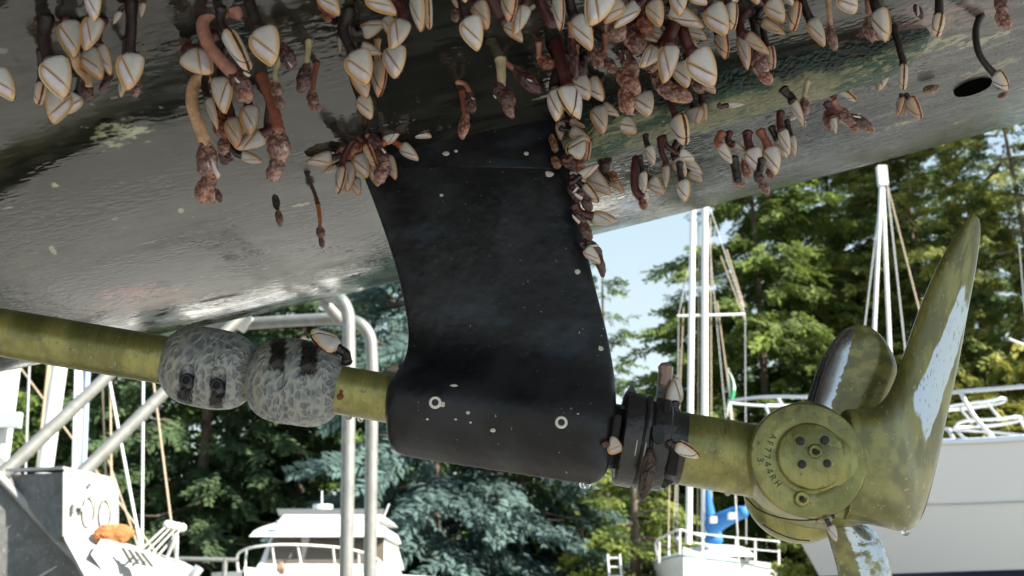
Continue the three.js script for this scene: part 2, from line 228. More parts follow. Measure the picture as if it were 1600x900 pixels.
{
  const R = 37 * u1;
  put('shaft', turned([[-1.3, R], [S(100, 530), R], [S(480, 600), R], [S(1110, 705), R]], 40, { capA: true, capB: true, uv: p => [p.x * 1.2, p.y + p.z] }), bronze, drive);
  // zinc anodes: turned collars, etched into facets, with slots for the clamp bolts
  const cells = (() => { const r = rng(11), o = []; for (let i = 0; i < 400; i++) o.push([r(), r(), r()]); return o; })();
  const vor = (u, v) => { let a = 9, b = 9, id = 0; for (let i = 0; i < cells.length; i++) { let dx = Math.abs(cells[i][0] - u); dx = Math.min(dx, 1 - dx) * 1.7; const dy = cells[i][1] - v, d = dx * dx + dy * dy; if (d < a) { b = a; a = d; id = i; } else if (d < b) b = d; } return [Math.sqrt(a), Math.sqrt(b), cells[id][2]]; };
  const vt = []; const VW = 384, VH = 256; for (let j = 0; j < VH; j++) for (let i = 0; i < VW; i++) vt.push(vor(i / VW + .03 * (fbm(i * .06, j * .06, 3) - .5), j / VH + .05 * (fbm(i * .06 + 9, j * .06, 3) - .5)));
  const vq = (u, v) => vt[Math.min(VH - 1, Math.floor(v * VH)) * VW + Math.min(VW - 1, Math.floor(u * VW))];
  const zm = tex(VW, VH, (u, v) => { const [a, b, id] = vq(u, v), t = (b - a) / (b + a + 1e-6), n = fbm(u * 40, v * 26, 4), q = fbm(u * 90 + 3, v * 60, 3), p = sstep(.5, .72, fbm(u * 6 + 2, v * 5, 3)); const inn = sstep(.04, .42, t + .35 * (n - .5)); let c = mix3([.235, .245, .235], mix3([.075, .092, .11], [.17, .19, .205], id), inn * (.6 + .4 * sstep(.3, .55, q))); c = mix3(c, [.13, .14, .15], .5 * sstep(.55, .75, n)); return mix3(c, [.26, .25, .19], p * .5 * sstep(.35, .6, q)); }, true);
  const zb = tex(VW, VH, (u, v) => { const [a, b] = vq(u, v), t2 = (b - a) / (b + a + 1e-6); return .6 - .45 * sstep(.02, .5, t2) + .3 * (fbm(u * 30, v * 20, 4) - .5) + .12 * fbm(u * 90, v * 60, 2); return .35 + .3 * sstep(0, .03, a) + .2 * (1 - sstep(0, .02, b - a)) + .3 * (fbm(u * 30, v * 20, 4) - .5); });
  const zinc = new THREE.MeshPhysicalMaterial({ map: zm, vertexColors: true, roughness: .42, metalness: .25, bumpMap: zb, bumpScale: .0016, side: THREE.DoubleSide });
  const boltM = std(.03, .032, .035, .3, { metalness: .7 });
  const anode = (cx, cy, halfPx, radPx, slots, seed, label) => {
    const sc = S(cx, cy), c0 = at(cx, cy, DS), off = c0.clone().sub(ax(sc)).dot(W), n = 110, m = 190, rows = [], col = [], bolts = [];
    for (let i = 0; i <= n; i++) {
      const t = i / n * 2 - 1, row = [];
      for (let j = 0; j < m; j++) {
        const a = j / m * 2 * Math.PI; let r = Math.pow(Math.max(0, 1 - Math.pow(Math.abs(t) * .93, 3.1)), 1 / 2.2); if (i === 0 || i === n) r = .52;
        let rr = radPx * r * (1 + .05 * (noise3(t * 2.2 + seed, Math.cos(a) * 2.2, Math.sin(a) * 2.2) - .5) * 2) * u1;
        let k = 1, tint = [1, 1, 1];
        for (const [px, py, hw, h1, h2, deep, stain] of slots) {
          const q = ax(sc + t * halfPx * u1, Math.cos(a) * rr + off, Math.sin(a) * rr); if (q.z < ZC + .004) continue;
          const D = -q.z, X = 800 + (q.x / D) * F * Math.cos(PITCH) / (1 - 0), lx = (q.x - at(px, py, D).x) / u1, ly = -(q.y - at(px, py, D).y) / u1;
          const yy = ly < -h1 ? ly + h1 : ly > h2 ? ly - h2 : 0, d = Math.hypot(lx - ly * .02, yy);
          const w = 1 - sstep(hw * .72, hw * 1.05, d); rr -= w * deep * u1;
          const [s1, s2, sc1] = stain; const w2 = (1 - sstep(hw * .8, hw * 1.15, Math.abs(lx) + 9 * (fbm(q.x * 700, q.y * 700, 3) - .5))) * sstep(s1 - 3, s1 + 3, ly + 12 * (noise(q.x * 500, 3) - .5)) * (1 - sstep(s2 - 3, s2 + 4, ly + 14 * (noise(q.x * 600, 9) - .5))); tint = mix3(tint, sc1, w2);
        }
        row.push(ax(sc + t * halfPx * u1, Math.cos(a) * rr + off, Math.sin(a) * rr)); col.push(...tint);
      }
      rows.push(row);
    }
    const g = loft(rows, { closed: true, uv: (p, i, j) => [j / m, i / n] }); g.setAttribute('color', new THREE.Float32BufferAttribute(col, 3));
    const o = put('anode', g, zinc, drive); o.userData = { label };
    for (const [px, py, hw, h1, h2, deep, st, bx, by] of slots) if (bx) {
      const zz = Math.sqrt(Math.max(0, (radPx * .93) ** 2 - (by - cy) ** 2)) * u1 - deep * u1 * .75, p = at(bx, by, DS - zz);
      const b1 = new THREE.CylinderGeometry(.0046, .0052, .006, 20); b1.rotateX(Math.PI / 2 - .15); const b2 = new THREE.TorusGeometry(.0033, .0011, 8, 20); b2.translate(0, 0, .0032); const g2 = mergeGeometries([b1, b2].map(x => x.toNonIndexed())); g2.translate(p.x, p.y, p.z + .001);
      put('bolt', g2, boltM, drive, o);
    }
    return o;
  };
  const blk = [.06, .055, .05], tan = [.55, .42, .22];
  anode(328, 575, 70, 62, [[291, 592, 11, 12, 10, 7, [12, 40, blk], 294, 595], [340, 600, 12, 16, 14, 8, [16, 44, blk], 341, 603]], 3, 'scaly grey zinc anode with two bolt sockets like eyes');
  anode(463, 597, 71, 65, [[432, 588, 12, 8, 12, 3, [-60, -8, blk]], [481, 592, 13, 8, 14, 3, [-62, -6, blk]]], 8, 'scaly grey zinc anode with two black wet stripes');
  for (const [px, py, r] of [[256, 560, 4], [257, 577, 3], [531, 620, 5], [533, 612, 3]]) { const g = new THREE.IcosahedronGeometry(r * u1, 1); const p = at(px, py, DS - .0175); g.translate(p.x, p.y, p.z); put('rust_crumb', g, std(.13, .045, .02, .9), drive); }
}
{ // rope cutter: split collar, disc halves, blades
  const blackM = std(.018, .018, .019, .32, { bumpMap: bzB, bumpScale: .0012 }), edge = std(.35, .35, .34, .35, { metalness: .6 });
  const c = put('rope_cutter', turned([[S(952, 680), .024], [S(968, 680), .024], [S(968.2, 680), .0335], [S(972, 680), .0345], [S(995, 685), .0345], [S(998, 685), .0325], [S(1000, 685), .0325], [S(1001, 685), .0345], [S(1008, 685), .0345], [S(1010, 685), .031], [S(1014, 685), .031], [S(1015, 685), .0335], [S(1038, 688), .0335], [S(1041, 688), .031], [S(1042, 688), .0265], [S(1066, 700), .0265]], 56), blackM, drive); c.userData = { label: 'black rope cutter collar with ragged teeth' };
  const hole = new THREE.CylinderGeometry(11 * u1, 11 * u1, .006, 24); hole.rotateX(Math.PI / 2 - .1); hole.scale(.8, 1.25, 1); { const p = at(1028, 680, DS - .0325); hole.translate(p.x, p.y, p.z); } put('socket', hole, std(.004, .004, .004, .5), drive, c);
  // clamp joint seen edge on, bright worn line
  for (const [x0, y0, x1, y1] of [[1003, 640, 987, 745], [1017, 645, 1000, 752]]) { const z = .034; put('worn_edge', tube([at(x0, y0, DS - .016), at((x0 + x1) / 2, (y0 + y1) / 2, DS - z), at(x1, y1, DS - .018)], .0006, { n: 14, rs: 6 }), edge, drive, c); }
  const tooth = (pts, th, m, nm = 'blade') => { const P = pts.map(([x, y]) => at(x, y, DS + th / 2)); return put(nm, solid(P, V(0, 0, th)), m, drive, c); };
  tooth([[1023, 640], [1026, 600], [1030, 572], [1046, 570], [1045, 600], [1042, 642]], .012, blackM);
  tooth([[968, 640], [975, 618], [984, 606], [992, 622], [1000, 632], [1000, 645]], .016, blackM);
  tooth([[1016, 705], [1030, 712], [1018, 745], [1020, 760], [998, 782], [1002, 752]], .010, std(.06, .035, .02, .4));
  tooth([[1022, 752], [1045, 745], [1060, 748], [1048, 757], [1035, 766], [1024, 762]], .012, blackM);
  tooth([[962, 650], [972, 640], [976, 700], [964, 728]], .03, blackM);
  put('jelly_tag', flatN(tube([at(1036, 602, DS - .004), at(1040, 588, DS - .004), at(1040, 574, DS - .004)], t => .0042 + .0016 * t, { n: 6, rs: 8 })), std(.5, .3, .24, .12, { transmission: .6, thickness: .004 }), drive, c);
  put('ragged_tooth', blob(at(1016, 708, DS - .034), at(1004, 774, DS - .03), .0055, 1, 14), std(.05, .032, .022, .35, { bumpMap: fleshBump, bumpScale: .003 }), drive, c);
  for (const [x, y, w, h, z] of [[985, 628, 22, 20, .012], [1040, 640, 12, 26, .02], [962, 668, 12, 34, .03], [1050, 722, 16, 44, .022]]) put('clamp_lug', (() => { const g = new RoundedBoxGeometry(w * u1, h * u1, .016, 2, .002), p = at(x, y, DS - z); g.rotateZ(-.17); return g.translate(p.x, p.y, p.z); })(), blackM, drive, c);
}
{ // propeller
  const h0 = S(1062, 700);
  const hub = put('propeller', turned([[h0, .016], [h0, .0253], [h0 + .001, .0262], [S(1120, 712), .0264], [S(1172, 720), .0264], [S(1182, 722), .0275], [S(1192, 722), .031], [S(1210, 724), .0365], [S(1235, 726), .041], [S(1262, 730), .0425], [S(1290, 733), .0415], [S(1320, 738), .038], [S(1350, 742), .033], [S(1375, 748), .025], [S(1390, 750), .014]], 64, { capB: true, uv: p => [p.x * 1.3, p.y + p.z] }), bronze, drive); hub.userData = { label: 'olive bronze folding propeller hub with stamped lettering' };
  const lobe = (px, py, r, zo, sx, sy, sz, nm = 'blade_root') => { const g = new THREE.SphereGeometry(r * u1, 40, 28); g.scale(sx, sy, sz); g.rotateZ(-.17); const p = at(px, py, DS - zo); g.translate(p.x, p.y, p.z); return put(nm, planarUV(g), bronze, drive, hub); };
  lobe(1246, 768, 80, -.012, 1.02, .96, .7);
  lobe(1262, 700, 72, -.02, 1, 1, .6);
  const seam = std(.03, .028, .012, .6);
  put('seam', tube([[1166, 778], [1185, 796], [1215, 808], [1250, 813], [1285, 811]].map(([x, y], i) => at(x, y, DS - [.011, .0245, .0315, .034, .031][i])), .0006, { n: 24, rs: 6 }), seam, drive, hub);
  put('seam', tube([[1192, 820], [1215, 833], [1240, 842], [1265, 845]].map(([x, y], i) => at(x, y, DS - [.01, .016, .016, .012][i])), .0005, { n: 20, rs: 6 }), seam, drive, hub);
  // pivot boss facing the camera: stepped disc, cap with four pin holes and a screw
  const cd = V(-.05, .1, 1).normalize(), cq = new THREE.Quaternion().setFromUnitVectors(Z, cd), zb = .036, bc = at(1263, 716, DS - zb), onBoss = (px, py, zo) => { const p = at(px, py, DS - zo); p.z -= ((p.x - bc.x) * cd.x + (p.y - bc.y) * cd.y) / cd.z; return p; };
  const disc = (px, py, zo, prof, nm, m, par, rs = 56) => { const g = new THREE.LatheGeometry(prof.map(([r, h]) => new THREE.Vector2(r * u1, h)), rs); g.rotateX(Math.PI / 2); g.applyQuaternion(cq); const p = onBoss(px, py, zo); g.translate(p.x, p.y, p.z); return put(nm, planarUV(g), m, drive, par); };
  disc(1263, 716, zb, [[84, -.03], [84, -.004], [82, -.001], [79, 0], [60, .0005], [52, .0005], [50, -.001], [0, -.001]], 'pivot_boss', bronze, hub);
  const cap = disc(1267, 713, zb, [[48.5, -.004], [48.5, .0012], [47, .0024], [44, .0031], [30, .0042], [12, .0048], [0, .0048]], 'pivot_cap', bronze, hub);
  const dk = std(.012, .012, .008, .6);
  for (const [x, y] of [[1249, 691], [1287, 690], [1251, 728], [1289, 727]]) disc(x, y, zb, [[0, .0062], [5.2, .0062], [6, .0054], [6, 0]], 'pin_hole', dk, hub, 20);
  const scr = (x, y, r, zo = zb) => { disc(x, y, zo, [[r, 0], [r, .0062], [r * .8, .0075], [r * .5, .0075], [r * .48, .006], [0, .006]], 'screw', bronze, hub, 24); disc(x, y, zo, [[0, .0066], [r * .32, .0066], [r * .32, .005]], 'socket', dk, hub, 6); };
  scr(1271, 708, 10.5); scr(1249, 782, 11, zb - .003);
  for (const [x, y] of [[1325, 685], [1322, 698], [1321, 712]]) lobe(x, y, 6, .034, .8, 1.1, .7, 'rivet');
  const font = await new FontLoader().loadAsync('fonts/droid/droid_sans_regular.typeface.json');
  const letter = (ch, px, py, rot, h) => { const g = new TextGeometry(ch, { font, size: h * u1, depth: .0007, curveSegments: 4 }); g.computeBoundingBox(); const b = g.boundingBox; g.translate(-(b.min.x + b.max.x) / 2, -(b.min.y + b.max.y) / 2, 0); g.rotateZ(rot); g.applyQuaternion(cq); const p = onBoss(px, py, zb + .0002); g.translate(p.x, p.y, p.z); put('stamped_letter', g, std(.035, .035, .02, .6), drive, hub); };
  [...'AF7744RH'].forEach((ch, i) => { const [x, y] = [[1209.5, 682], [1204.5, 692], [1201, 702], [1199.5, 713], [1200.5, 725], [1203, 736], [1208, 746.5], [1215, 756]][i]; letter(ch, x, y, Math.atan2(-(715 - y), 1268 - x) - Math.PI / 2, 9); });
  letter('3', 1189, 718, -Math.PI / 2, 9);
  // blades: lofted from chord sections [leading x,y,z(mm), trailing x,y,z, thickness mm, belly mm]
  // slime film with bare wet metal where it has been rubbed off, speckled with droplets
  const bladeSkin = (seed, mask) => {
    const W2 = 256, M = (u, v) => { const f = fbm(u * 9 + seed * 7, v * 40, 4); let m = sstep(.36, .64, mask(u, v) * .9 + .9 * (f - .5)); const d = noise(u * 44 + seed, v * 130); if (d > .86) m *= .35; return m; };
    const map = tex(W2, W2, (u, v) => { const n = fbm(u * 7 + seed * 3, v * 18, 4), sp = noise(u * 40, v * 90 + seed * 5); let c = mix3([.105, .103, .026], [.205, .192, .055], sstep(.3, .7, n)); if (sp > .9) c = mix3(c, [.36, .33, .13], .6); return mix3(c, [.42, .46, .53], M(u, v)); }, true);
    const mr = tex(W2, W2, (u, v) => { const m = M(u, v); return [0, lerp(.26, .1, m) + .1 * fbm(u * 30, v * 60, 2), lerp(.3, 1, m)]; });
    return new THREE.MeshPhysicalMaterial({ map, roughnessMap: mr, metalnessMap: mr, roughness: 1, metalness: 1, side: THREE.DoubleSide, clearcoat: .5, clearcoatRoughness: .08 });
  };
  const blade = (secs, m, nm, label) => {
    const I = []; for (let i = 0; i < secs.length - 1; i++) for (let k = 0; k < 5; k++) { const t = k / 5, P = [secs[Math.max(0, i - 1)], secs[i], secs[i + 1], secs[Math.min(secs.length - 1, i + 2)]]; I.push(P[0].map((_, q) => { const [a, b, c, d] = P.map(r => r[q]); return .5 * (2 * b + (c - a) * t + (2 * a - 5 * b + 4 * c - d) * t * t + (3 * b - a - 3 * c + d) * t * t * t); })); } I.push(secs[secs.length - 1]);
    const n = 18, rows = I.map(l => {
      const a = at(l[0], l[1], DS - l[2] / 1000), b = at(l[3], l[4], DS - l[5] / 1000), r = [], ch = b.clone().sub(a); const nn = V(ch.y, -ch.x, 0); const N = Z.clone().sub(ch.clone().multiplyScalar(Z.dot(ch) / ch.lengthSq())).normalize();
      const pt = (c, s) => a.clone().addScaledVector(ch, c).addScaledVector(N, l[7] / 1000 * 4 * c * (1 - c) + s * l[6] / 2000 * (.3 + .7 * Math.sqrt(Math.max(0, 1 - Math.pow(2 * c - 1, 4)))));
      for (let j = 0; j <= n; j++) r.push(pt(j / n, 1)); for (let j = n; j >= 0; j--) r.push(pt(j / n, -1)); return r;
    });
    const o = put(nm, loft(rows, { closed: true, capA: true, capB: true, uv: (p, i, j) => [(j <= n ? j : 2 * n + 1 - j) / n, i / (rows.length - 1)] }), m, drive, hub); if (label) o.userData = { label }; return o;
  };
  blade([[1319, 642, 17, 1316, 812, 17, 36, .6], [1334, 641, 17.5, 1338, 815, 17, 36, 1], [1362, 639, 17, 1378, 822, 16, 31, 3], [1384, 622, 12, 1415, 829, 7, 20, 7], [1397, 598, 4, 1440, 806, -4, 13, 9], [1411, 558, 1, 1461, 735, -8, 10, 7], [1428, 508, -1, 1478, 655, -10, 9, 5], [1448, 455, -2, 1496, 572, -11, 8, 4], [1470, 407, -3, 1511, 490, -10, 7, 3], [1492, 370, -4, 1524, 420, -9, 5.5, 2], [1509, 346, -5, 1531, 368, -8, 4, 1], [1520, 333, -6, 1530, 343, -7, 2.5, 0]], bladeSkin(1, (c, q) => { const k = Math.abs(c - lerp(.44, .8, clamp((q - .42) / .34))); return sstep(.39, .44, q) * (1 - sstep(.68, .8, q)) * (1 - sstep(.16, .24, k)); }), 'blade', 'long blade raised to a point');
  blade([[1255, 665, -48, 1380, 668, -36, 14, 7], [1258, 635, -46, 1384, 632, -34, 11, 8], [1270, 598, -42, 1396, 600, -32, 9, 8], [1284, 562, -38, 1401, 574, -30, 8, 7], [1300, 535, -34, 1391, 546, -28, 7, 5], [1318, 516, -31, 1374, 522, -28, 5, 3], [1335, 508, -28, 1356, 510, -27, 3, 1]], bladeSkin(2, (c, q) => (1 - sstep(.3, .38, c + .05 * q)) * (1 - sstep(.75, .95, q))), 'blade', 'rounded blade standing behind the hub');
  blade([[1284, 800, 4, 1330, 806, -12, 16, 3], [1292, 826, 2, 1352, 822, -20, 10, 7], [1302, 860, 0, 1376, 850, -26, 8, 10], [1312, 900, 0, 1388, 900, -30, 8, 12], [1318, 960, 0, 1390, 965, -30, 7, 12], [1326, 1020, 0, 1382, 1030, -26, 6, 9], [1342, 1065, -6, 1366, 1070, -18, 4, 2]], bladeSkin(3, (c, q) => sstep(.12, .2, c) * .62), 'blade', 'lower blade hanging below the hub');
}

// ---------------------------------------------------------------- gooseneck barnacles
const OUT = [[-.1, 0], [-.27, .035], [-.35, .13], [-.345, .29], [-.285, .54], [-.165, .79], [-.04, .95], [.055, 1], [.125, .92], [.22, .7], [.295, .47], [.31, .27], [.25, .1], [.1, .005]];
function edgeDist(x, y) { let m = 9; for (let i = 0; i < OUT.length; i++) { const [ax0, ay0] = OUT[i], [bx, by] = OUT[(i + 1) % OUT.length], dx = bx - ax0, dy = by - ay0, t = clamp(((x - ax0) * dx + (y - ay0) * dy) / (dx * dx + dy * dy)); m = Math.min(m, Math.hypot(x - ax0 - dx * t, y - ay0 - dy * t)); } return m; }
const dome = (x, y, T) => { const d = Math.min(1, edgeDist(x, y) / .25); return T * Math.sqrt(Math.max(0, 1 - (1 - d) * (1 - d))); };
function smoothPoly(p, n) { const c = new THREE.CatmullRomCurve3(p.map(q => V(q[0], q[1], 0)), true, 'centripetal'); return c.getPoints(n).slice(0, n).map(q => [q.x, q.y]); }
function plate(poly, side, cIn, cEdge, lift, T, wq) {
  const P = smoothPoly(poly, 26), n = P.length, cx = P.reduce((s, q) => s + q[0], 0) / n, cy = P.reduce((s, q) => s + q[1], 0) / n, fs = [.28, .52, .7, .83, .92, 1], pos = [], col = [], uv = [], idx = [];
  const add = (x, y, f) => { const od = edgeDist(x / wq, y), z = (dome(x / wq, y, T) + lift * (1 - Math.pow(f, 7)) + .012 - (f === 1 ? .004 : 0)) * side; pos.push(x, y, z); const rimmed = 1 - sstep(.03, .085, od), e = sstep(.84, 1, f + .05 * (noise(x * 9 + 3, y * 9) - .5)), b = .86 + .2 * noise(x * 14, y * 26 + f * 9) + .1 * noise(x * 5 + cIn[0] * 90, y * 7); const tip = sstep(.72, 1, y) * .35; let c = mix3(cIn.map(q => q * b), cEdge, tip); const seamy = sstep(.6, .98, f) * (1 - rimmed) * sstep(.16, .04, Math.abs(x + .52 * (y - .5) - .03)); c = mix3(c, [.38, .26, .15], seamy * .65); c = mix3(c, mix3([.38, .25, .13], cEdge, rimmed), Math.max(e * .7, rimmed * .55)); col.push(...c); uv.push(x, y); };
  add(cx, cy, 0); fs.forEach(f => P.forEach(q => add(lerp(cx, q[0], f), lerp(cy, q[1], f), f)));
  for (let j = 0; j < n; j++) idx.push(0, 1 + j, 1 + (j + 1) % n);
  for (let r = 0; r < fs.length - 1; r++) for (let j = 0; j < n; j++) { const a = 1 + r * n + j, b = 1 + r * n + (j + 1) % n; idx.push(a, a + n, b + n, a, b + n, b); }
  if (side < 0) for (let k = 0; k < idx.length; k += 3) { const t = idx[k]; idx[k] = idx[k + 1]; idx[k + 1] = t; }
  const g = new THREE.BufferGeometry(); g.setAttribute('position', new THREE.Float32BufferAttribute(pos, 3)); g.setAttribute('color', new THREE.Float32BufferAttribute(col, 3)); g.setAttribute('uv', new THREE.Float32BufferAttribute(uv, 2)); g.setIndex(idx); g.computeVertexNormals(); return g;
}
const SC = [[-.09, .01], [-.26, .045], [-.34, .135], [-.335, .29], [-.277, .53], [-.18, .75], [-.125, .835], [-.052, .71], [.035, .51], [.115, .31], [.195, .125], [.09, .018]];
const TE = [[-.105, .86], [-.036, .735], [.048, .54], [.135, .345], [.205, .19], [.265, .28], [.265, .48], [.205, .7], [.125, .9], [.06, .985], [-.02, .955]];
const SHELLS = [0, 1, 2, 3].map(k => {
  const w = [1, .92, 1.06, 1][k], tone = [[.40, .385, .37], [.33, .315, .295], [.47, .46, .46], [.34, .28, .22]][k], ed = [[.50, .25, .045], [.42, .19, .04], [.55, .31, .06], [.46, .15, .025]][k], te = [tone[0] * 1.1, tone[1] * 1.06, tone[2] * 1.2], T = .2;
  const f = p => p.map(q => [q[0] * w, q[1]]), G = {};
  G.sp = plate(f(SC), 1, tone, ed, .03, T, w); G.sm = plate(f(SC), -1, tone, ed, .03, T, w); G.tp = plate(f(TE), 1, te, ed, .024, T, w); G.tm = plate(f(TE), -1, te, ed, .024, T, w);
  G.ca = tube([[.1, .0], [.25, .11], [.31, .29], [.29, .5], [.22, .72], [.13, .92], [.08, .99]].map(q => V(q[0] * w, q[1], 0)), t => .012 + .02 * Math.sin(Math.PI * (t * .8 + .1)), { n: 16, rs: 8 });
  // soft body between the valves
  const P = smoothPoly(f(OUT), 40), pos = [], idx = [], fs = [0.0001, .4, .7, .88, 1]; for (const s of [1, -1]) { const o = pos.length / 3; fs.forEach(q => P.forEach(p => { const x = lerp(0, p[0], q * .975), y = lerp(.45, p[1], q * .975); pos.push(x, y, s * (q === 1 ? 0 : dome(x, y, T) * .93)); })); for (let r = 0; r < fs.length - 1; r++) for (let j = 0; j < 40; j++) { const a = o + r * 40 + j, b = o + r * 40 + (j + 1) % 40; idx.push(a, a + 40, b + 40, a, b + 40, b); } }
  G.body = new THREE.BufferGeometry(); G.body.setAttribute('position', new THREE.Float32BufferAttribute(pos, 3)); G.body.setIndex(idx); G.body.computeVertexNormals(); return G;
});
const growth = tex(256, 256, (u, v) => { const r = Math.hypot(u + .1, v - .1); return .5 + .3 * Math.sin(r * 150 + 5 * noise(u * 9, v * 9)) + .3 * (fbm(u * 30, v * 30, 3) - .5); });
const shellM = new THREE.MeshPhysicalMaterial({ vertexColors: true, roughness: .3, side: THREE.DoubleSide, bumpMap: growth, bumpScale: .00012, clearcoat: .3, clearcoatRoughness: .15 });
const carM = [std(.44, .29, .12, .35), std(.42, .22, .06, .35), std(.5, .42, .3, .35)];
const bodyM = [std(.46, .28, .13, .4), std(.06, .02, .012, .3), std(.3, .12, .03, .3)];
const skin = tex(256, 512, (u, v) => { const n = fbm(u * 14, v * 20, 4); return .45 + .75 * n; }), skinB = tex(256, 512, (u, v) => .5 + .3 * Math.sin(v * 190 + 8 * noise(u * 8, v * 16)) * noise(u * 6, v * 40) + .4 * (fbm(u * 20, v * 40, 3) - .5));
const stalkM = { d: std(.014, .005, .005, .3), m: std(.06, .011, .01, .3), p: std(.56, .34, .2, .45), b: std(.24, .075, .04, .35), c: std(.5, .42, .26, .5), o: std(.42, .12, .035, .35), r: std(.34, .15, .11, .42) };
for (const k in stalkM) { stalkM[k].map = skin; stalkM[k].bumpMap = skinB; stalkM[k].bumpScale = .0003; stalkM[k].clearcoat = .15; stalkM[k].clearcoatRoughness = .15; }
skin.repeat.set(30, 25); skinB.repeat.set(30, 25);
const flesh = tex(256, 256, (u, v) => { const n = fbm(u * 10, v * 10, 4), m = fbm(u * 26 + 3, v * 26, 3); return mix3([.1, .04, .034], [.40, .225, .175], sstep(.32, .68, n * .6 + m * .4)); }, true), fleshB = fleshBump;
const fleshM = { n: new THREE.MeshPhysicalMaterial({ map: flesh, bumpMap: fleshB, bumpScale: .0018, roughness: .3, side: THREE.DoubleSide, clearcoat: .5, clearcoatRoughness: .1 }) };
fleshM.d = fleshM.n.clone(); fleshM.d.color = rgb(.36, .26, .28); fleshM.k = fleshM.n.clone(); fleshM.k.color = rgb(1.25, 1.1, .9); fleshM.o = fleshM.n.clone(); fleshM.o.color = rgb(1, .62, .35); fleshM.h = fleshM.n.clone(); fleshM.h.color = rgb(.85, .45, .3); fleshM.y = fleshM.n.clone(); fleshM.y.color = rgb(1, 1, .55);
const vary = rng(77), CL = {};
const q0 = new THREE.Quaternion();
function depthOf(r, D) { if (D) return D; const h = onHull(r[0], Math.min(r[1], 330)); return h ? -h.z : .85; }
function rootPoint(r, D) { const h = onHull(r[0], r[1]); if (!D && h) return h; return at(r[0], r[1], D || .85); }
function stalk(t, pts, r, mat, D, flare = 1.25) { return put('stalk', tube(pts, s => r * mpp(D) * (1 + (flare - 1) * Math.pow(s, 4) + .35 * Math.pow(1 - s, 6)) * (1 + .025 * Math.sin(s * 17 + r * 5) + .03 * Math.sin(s * 41 + r * 3)), { n: 16, rs: 10 }), stalkM[mat], t); }
// cluster, root, shell base, shell tip, width, roll, stalk (radius, colour), options
function B(cl, root, base, tip, w, roll = 0, sr = 5, sc = 'd', o = {}) {
  const D = depthOf(root, o.D) + (o.dz || 0) + (vary() - .5) * .006, k = mpp(D), R = o.D ? at(root[0], root[1], D) : rootPoint(root, o.D);
  const b = at(base[0], base[1], D), e = at(tip[0], tip[1], D), len = b.distanceTo(e), t = thing('gooseneck_barnacle', '', 'barnacle', R);
  const ydir = e.clone().sub(b).normalize(), zdir = camera.position.clone().sub(b); zdir.sub(ydir.clone().multiplyScalar(zdir.dot(ydir))).normalize(); const xdir = ydir.clone().cross(zdir);
  const m4 = new THREE.Matrix4().makeBasis(xdir, ydir, zdir), rq = new THREE.Quaternion().setFromRotationMatrix(m4).multiply(q0.setFromAxisAngle(V(0, 1, 0), (roll + (vary() - .5) * 12) * Math.PI / 180));
  const mid = R.clone().lerp(b, .55); mid.addScaledVector(ydir, -Math.min(.25 * R.distanceTo(b), .01)); mid.y -= .001;
  const pre = b.clone().addScaledVector(ydir, -.14 * len), pts = o.via ? [R, ...o.via.map(q => at(q[0], q[1], D)), pre, b.clone().addScaledVector(ydir, .05 * len)] : [R, mid, pre, b.clone().addScaledVector(ydir, .06 * len)];
  stalk(t, pts, sr, sc, D);
  const broad = Math.abs(Math.cos(roll * Math.PI / 180)); // apparent width comes from the valve's breadth or its thickness
  const sx = broad > .55 ? w * k / (.63 * Math.max(.6, broad)) : Math.min(len * .85, w * k * 1.5), sz = broad > .55 ? Math.min(sx, len) * .95 : w * k / .46;
  const v = o.v ?? Math.floor(vary() * 3), G = SHELLS[v], cm = carM[v % 3], bm = bodyM[o.body ?? (roll % 180 > 35 ? 1 : 0)];
  for (const [nm, g, m] of [['body', G.body, bm], ['shell_plate', G.sp, shellM], ['shell_plate', G.sm, shellM], ['shell_plate', G.tp, shellM], ['shell_plate', G.tm, shellM], ['keel_plate', G.ca, cm]]) { const q = mesh(nm, g, m, t); q.position.copy(b).sub(R); q.quaternion.copy(rq); q.scale.set(sx, len, sz); }
  (CL[cl] ||= []).push({ t, x: (base[0] + tip[0]) / 2, y: (base[1] + tip[1]) / 2, look: broad < .6 ? 'gaping' : len / k < 28 ? 'small' : w > 32 ? 'broad' : 'pale', kind: 'live', label: o.label });
  return t;
}
// cluster, stalk path, stalk (radius, colour), lumps [x0,y0,x1,y1,r,tone], options
function Wd(cl, path, sr, sc, lumps, o = {}) {
  const D = depthOf(path[0], o.D) + (o.dz || 0), k = mpp(D), R = o.D ? at(path[0][0], path[0][1], D) : rootPoint(path[0]), t = thing('withered_barnacle', '', 'barnacle', R);
  if (path.length > 1) stalk(t, [R, ...path.slice(1).map(q => at(q[0], q[1], D))], sr, sc, D, o.flare ?? 1);
  lumps.forEach(([x0, y0, x1, y1, r, m], i) => put('withered_body', blob(at(x0, y0, D), at(x1, y1, D), r * k, k, x0 * .37 + i), fleshM[m || 'n'], t));
  for (const [x0, y0, x1, y1, w] of o.chips || []) { const a = at(x0, y0, D - .006), b = at(x1, y1, D - .006), q = mesh('shell_plate', SHELLS[2].tp, shellM, t), yd = b.clone().sub(a), L = yd.length(); yd.normalize(); const zd = V(0, 0, 1).sub(yd.clone().multiplyScalar(yd.z)).normalize(); q.quaternion.setFromRotationMatrix(new THREE.Matrix4().makeBasis(yd.clone().cross(zd), yd, zd)); q.scale.set(w * k / .3, L, L * .6); q.position.copy(a).sub(R); }
  const L = lumps[0] || [path[0][0], path[0][1], path[0][0], path[0][1]];
  (CL[cl] ||= []).push({ t, x: (L[0] + L[2]) / 2, y: (L[1] + L[3]) / 2, look: 'withered', kind: 'dead', label: o.label });
  return t;
}
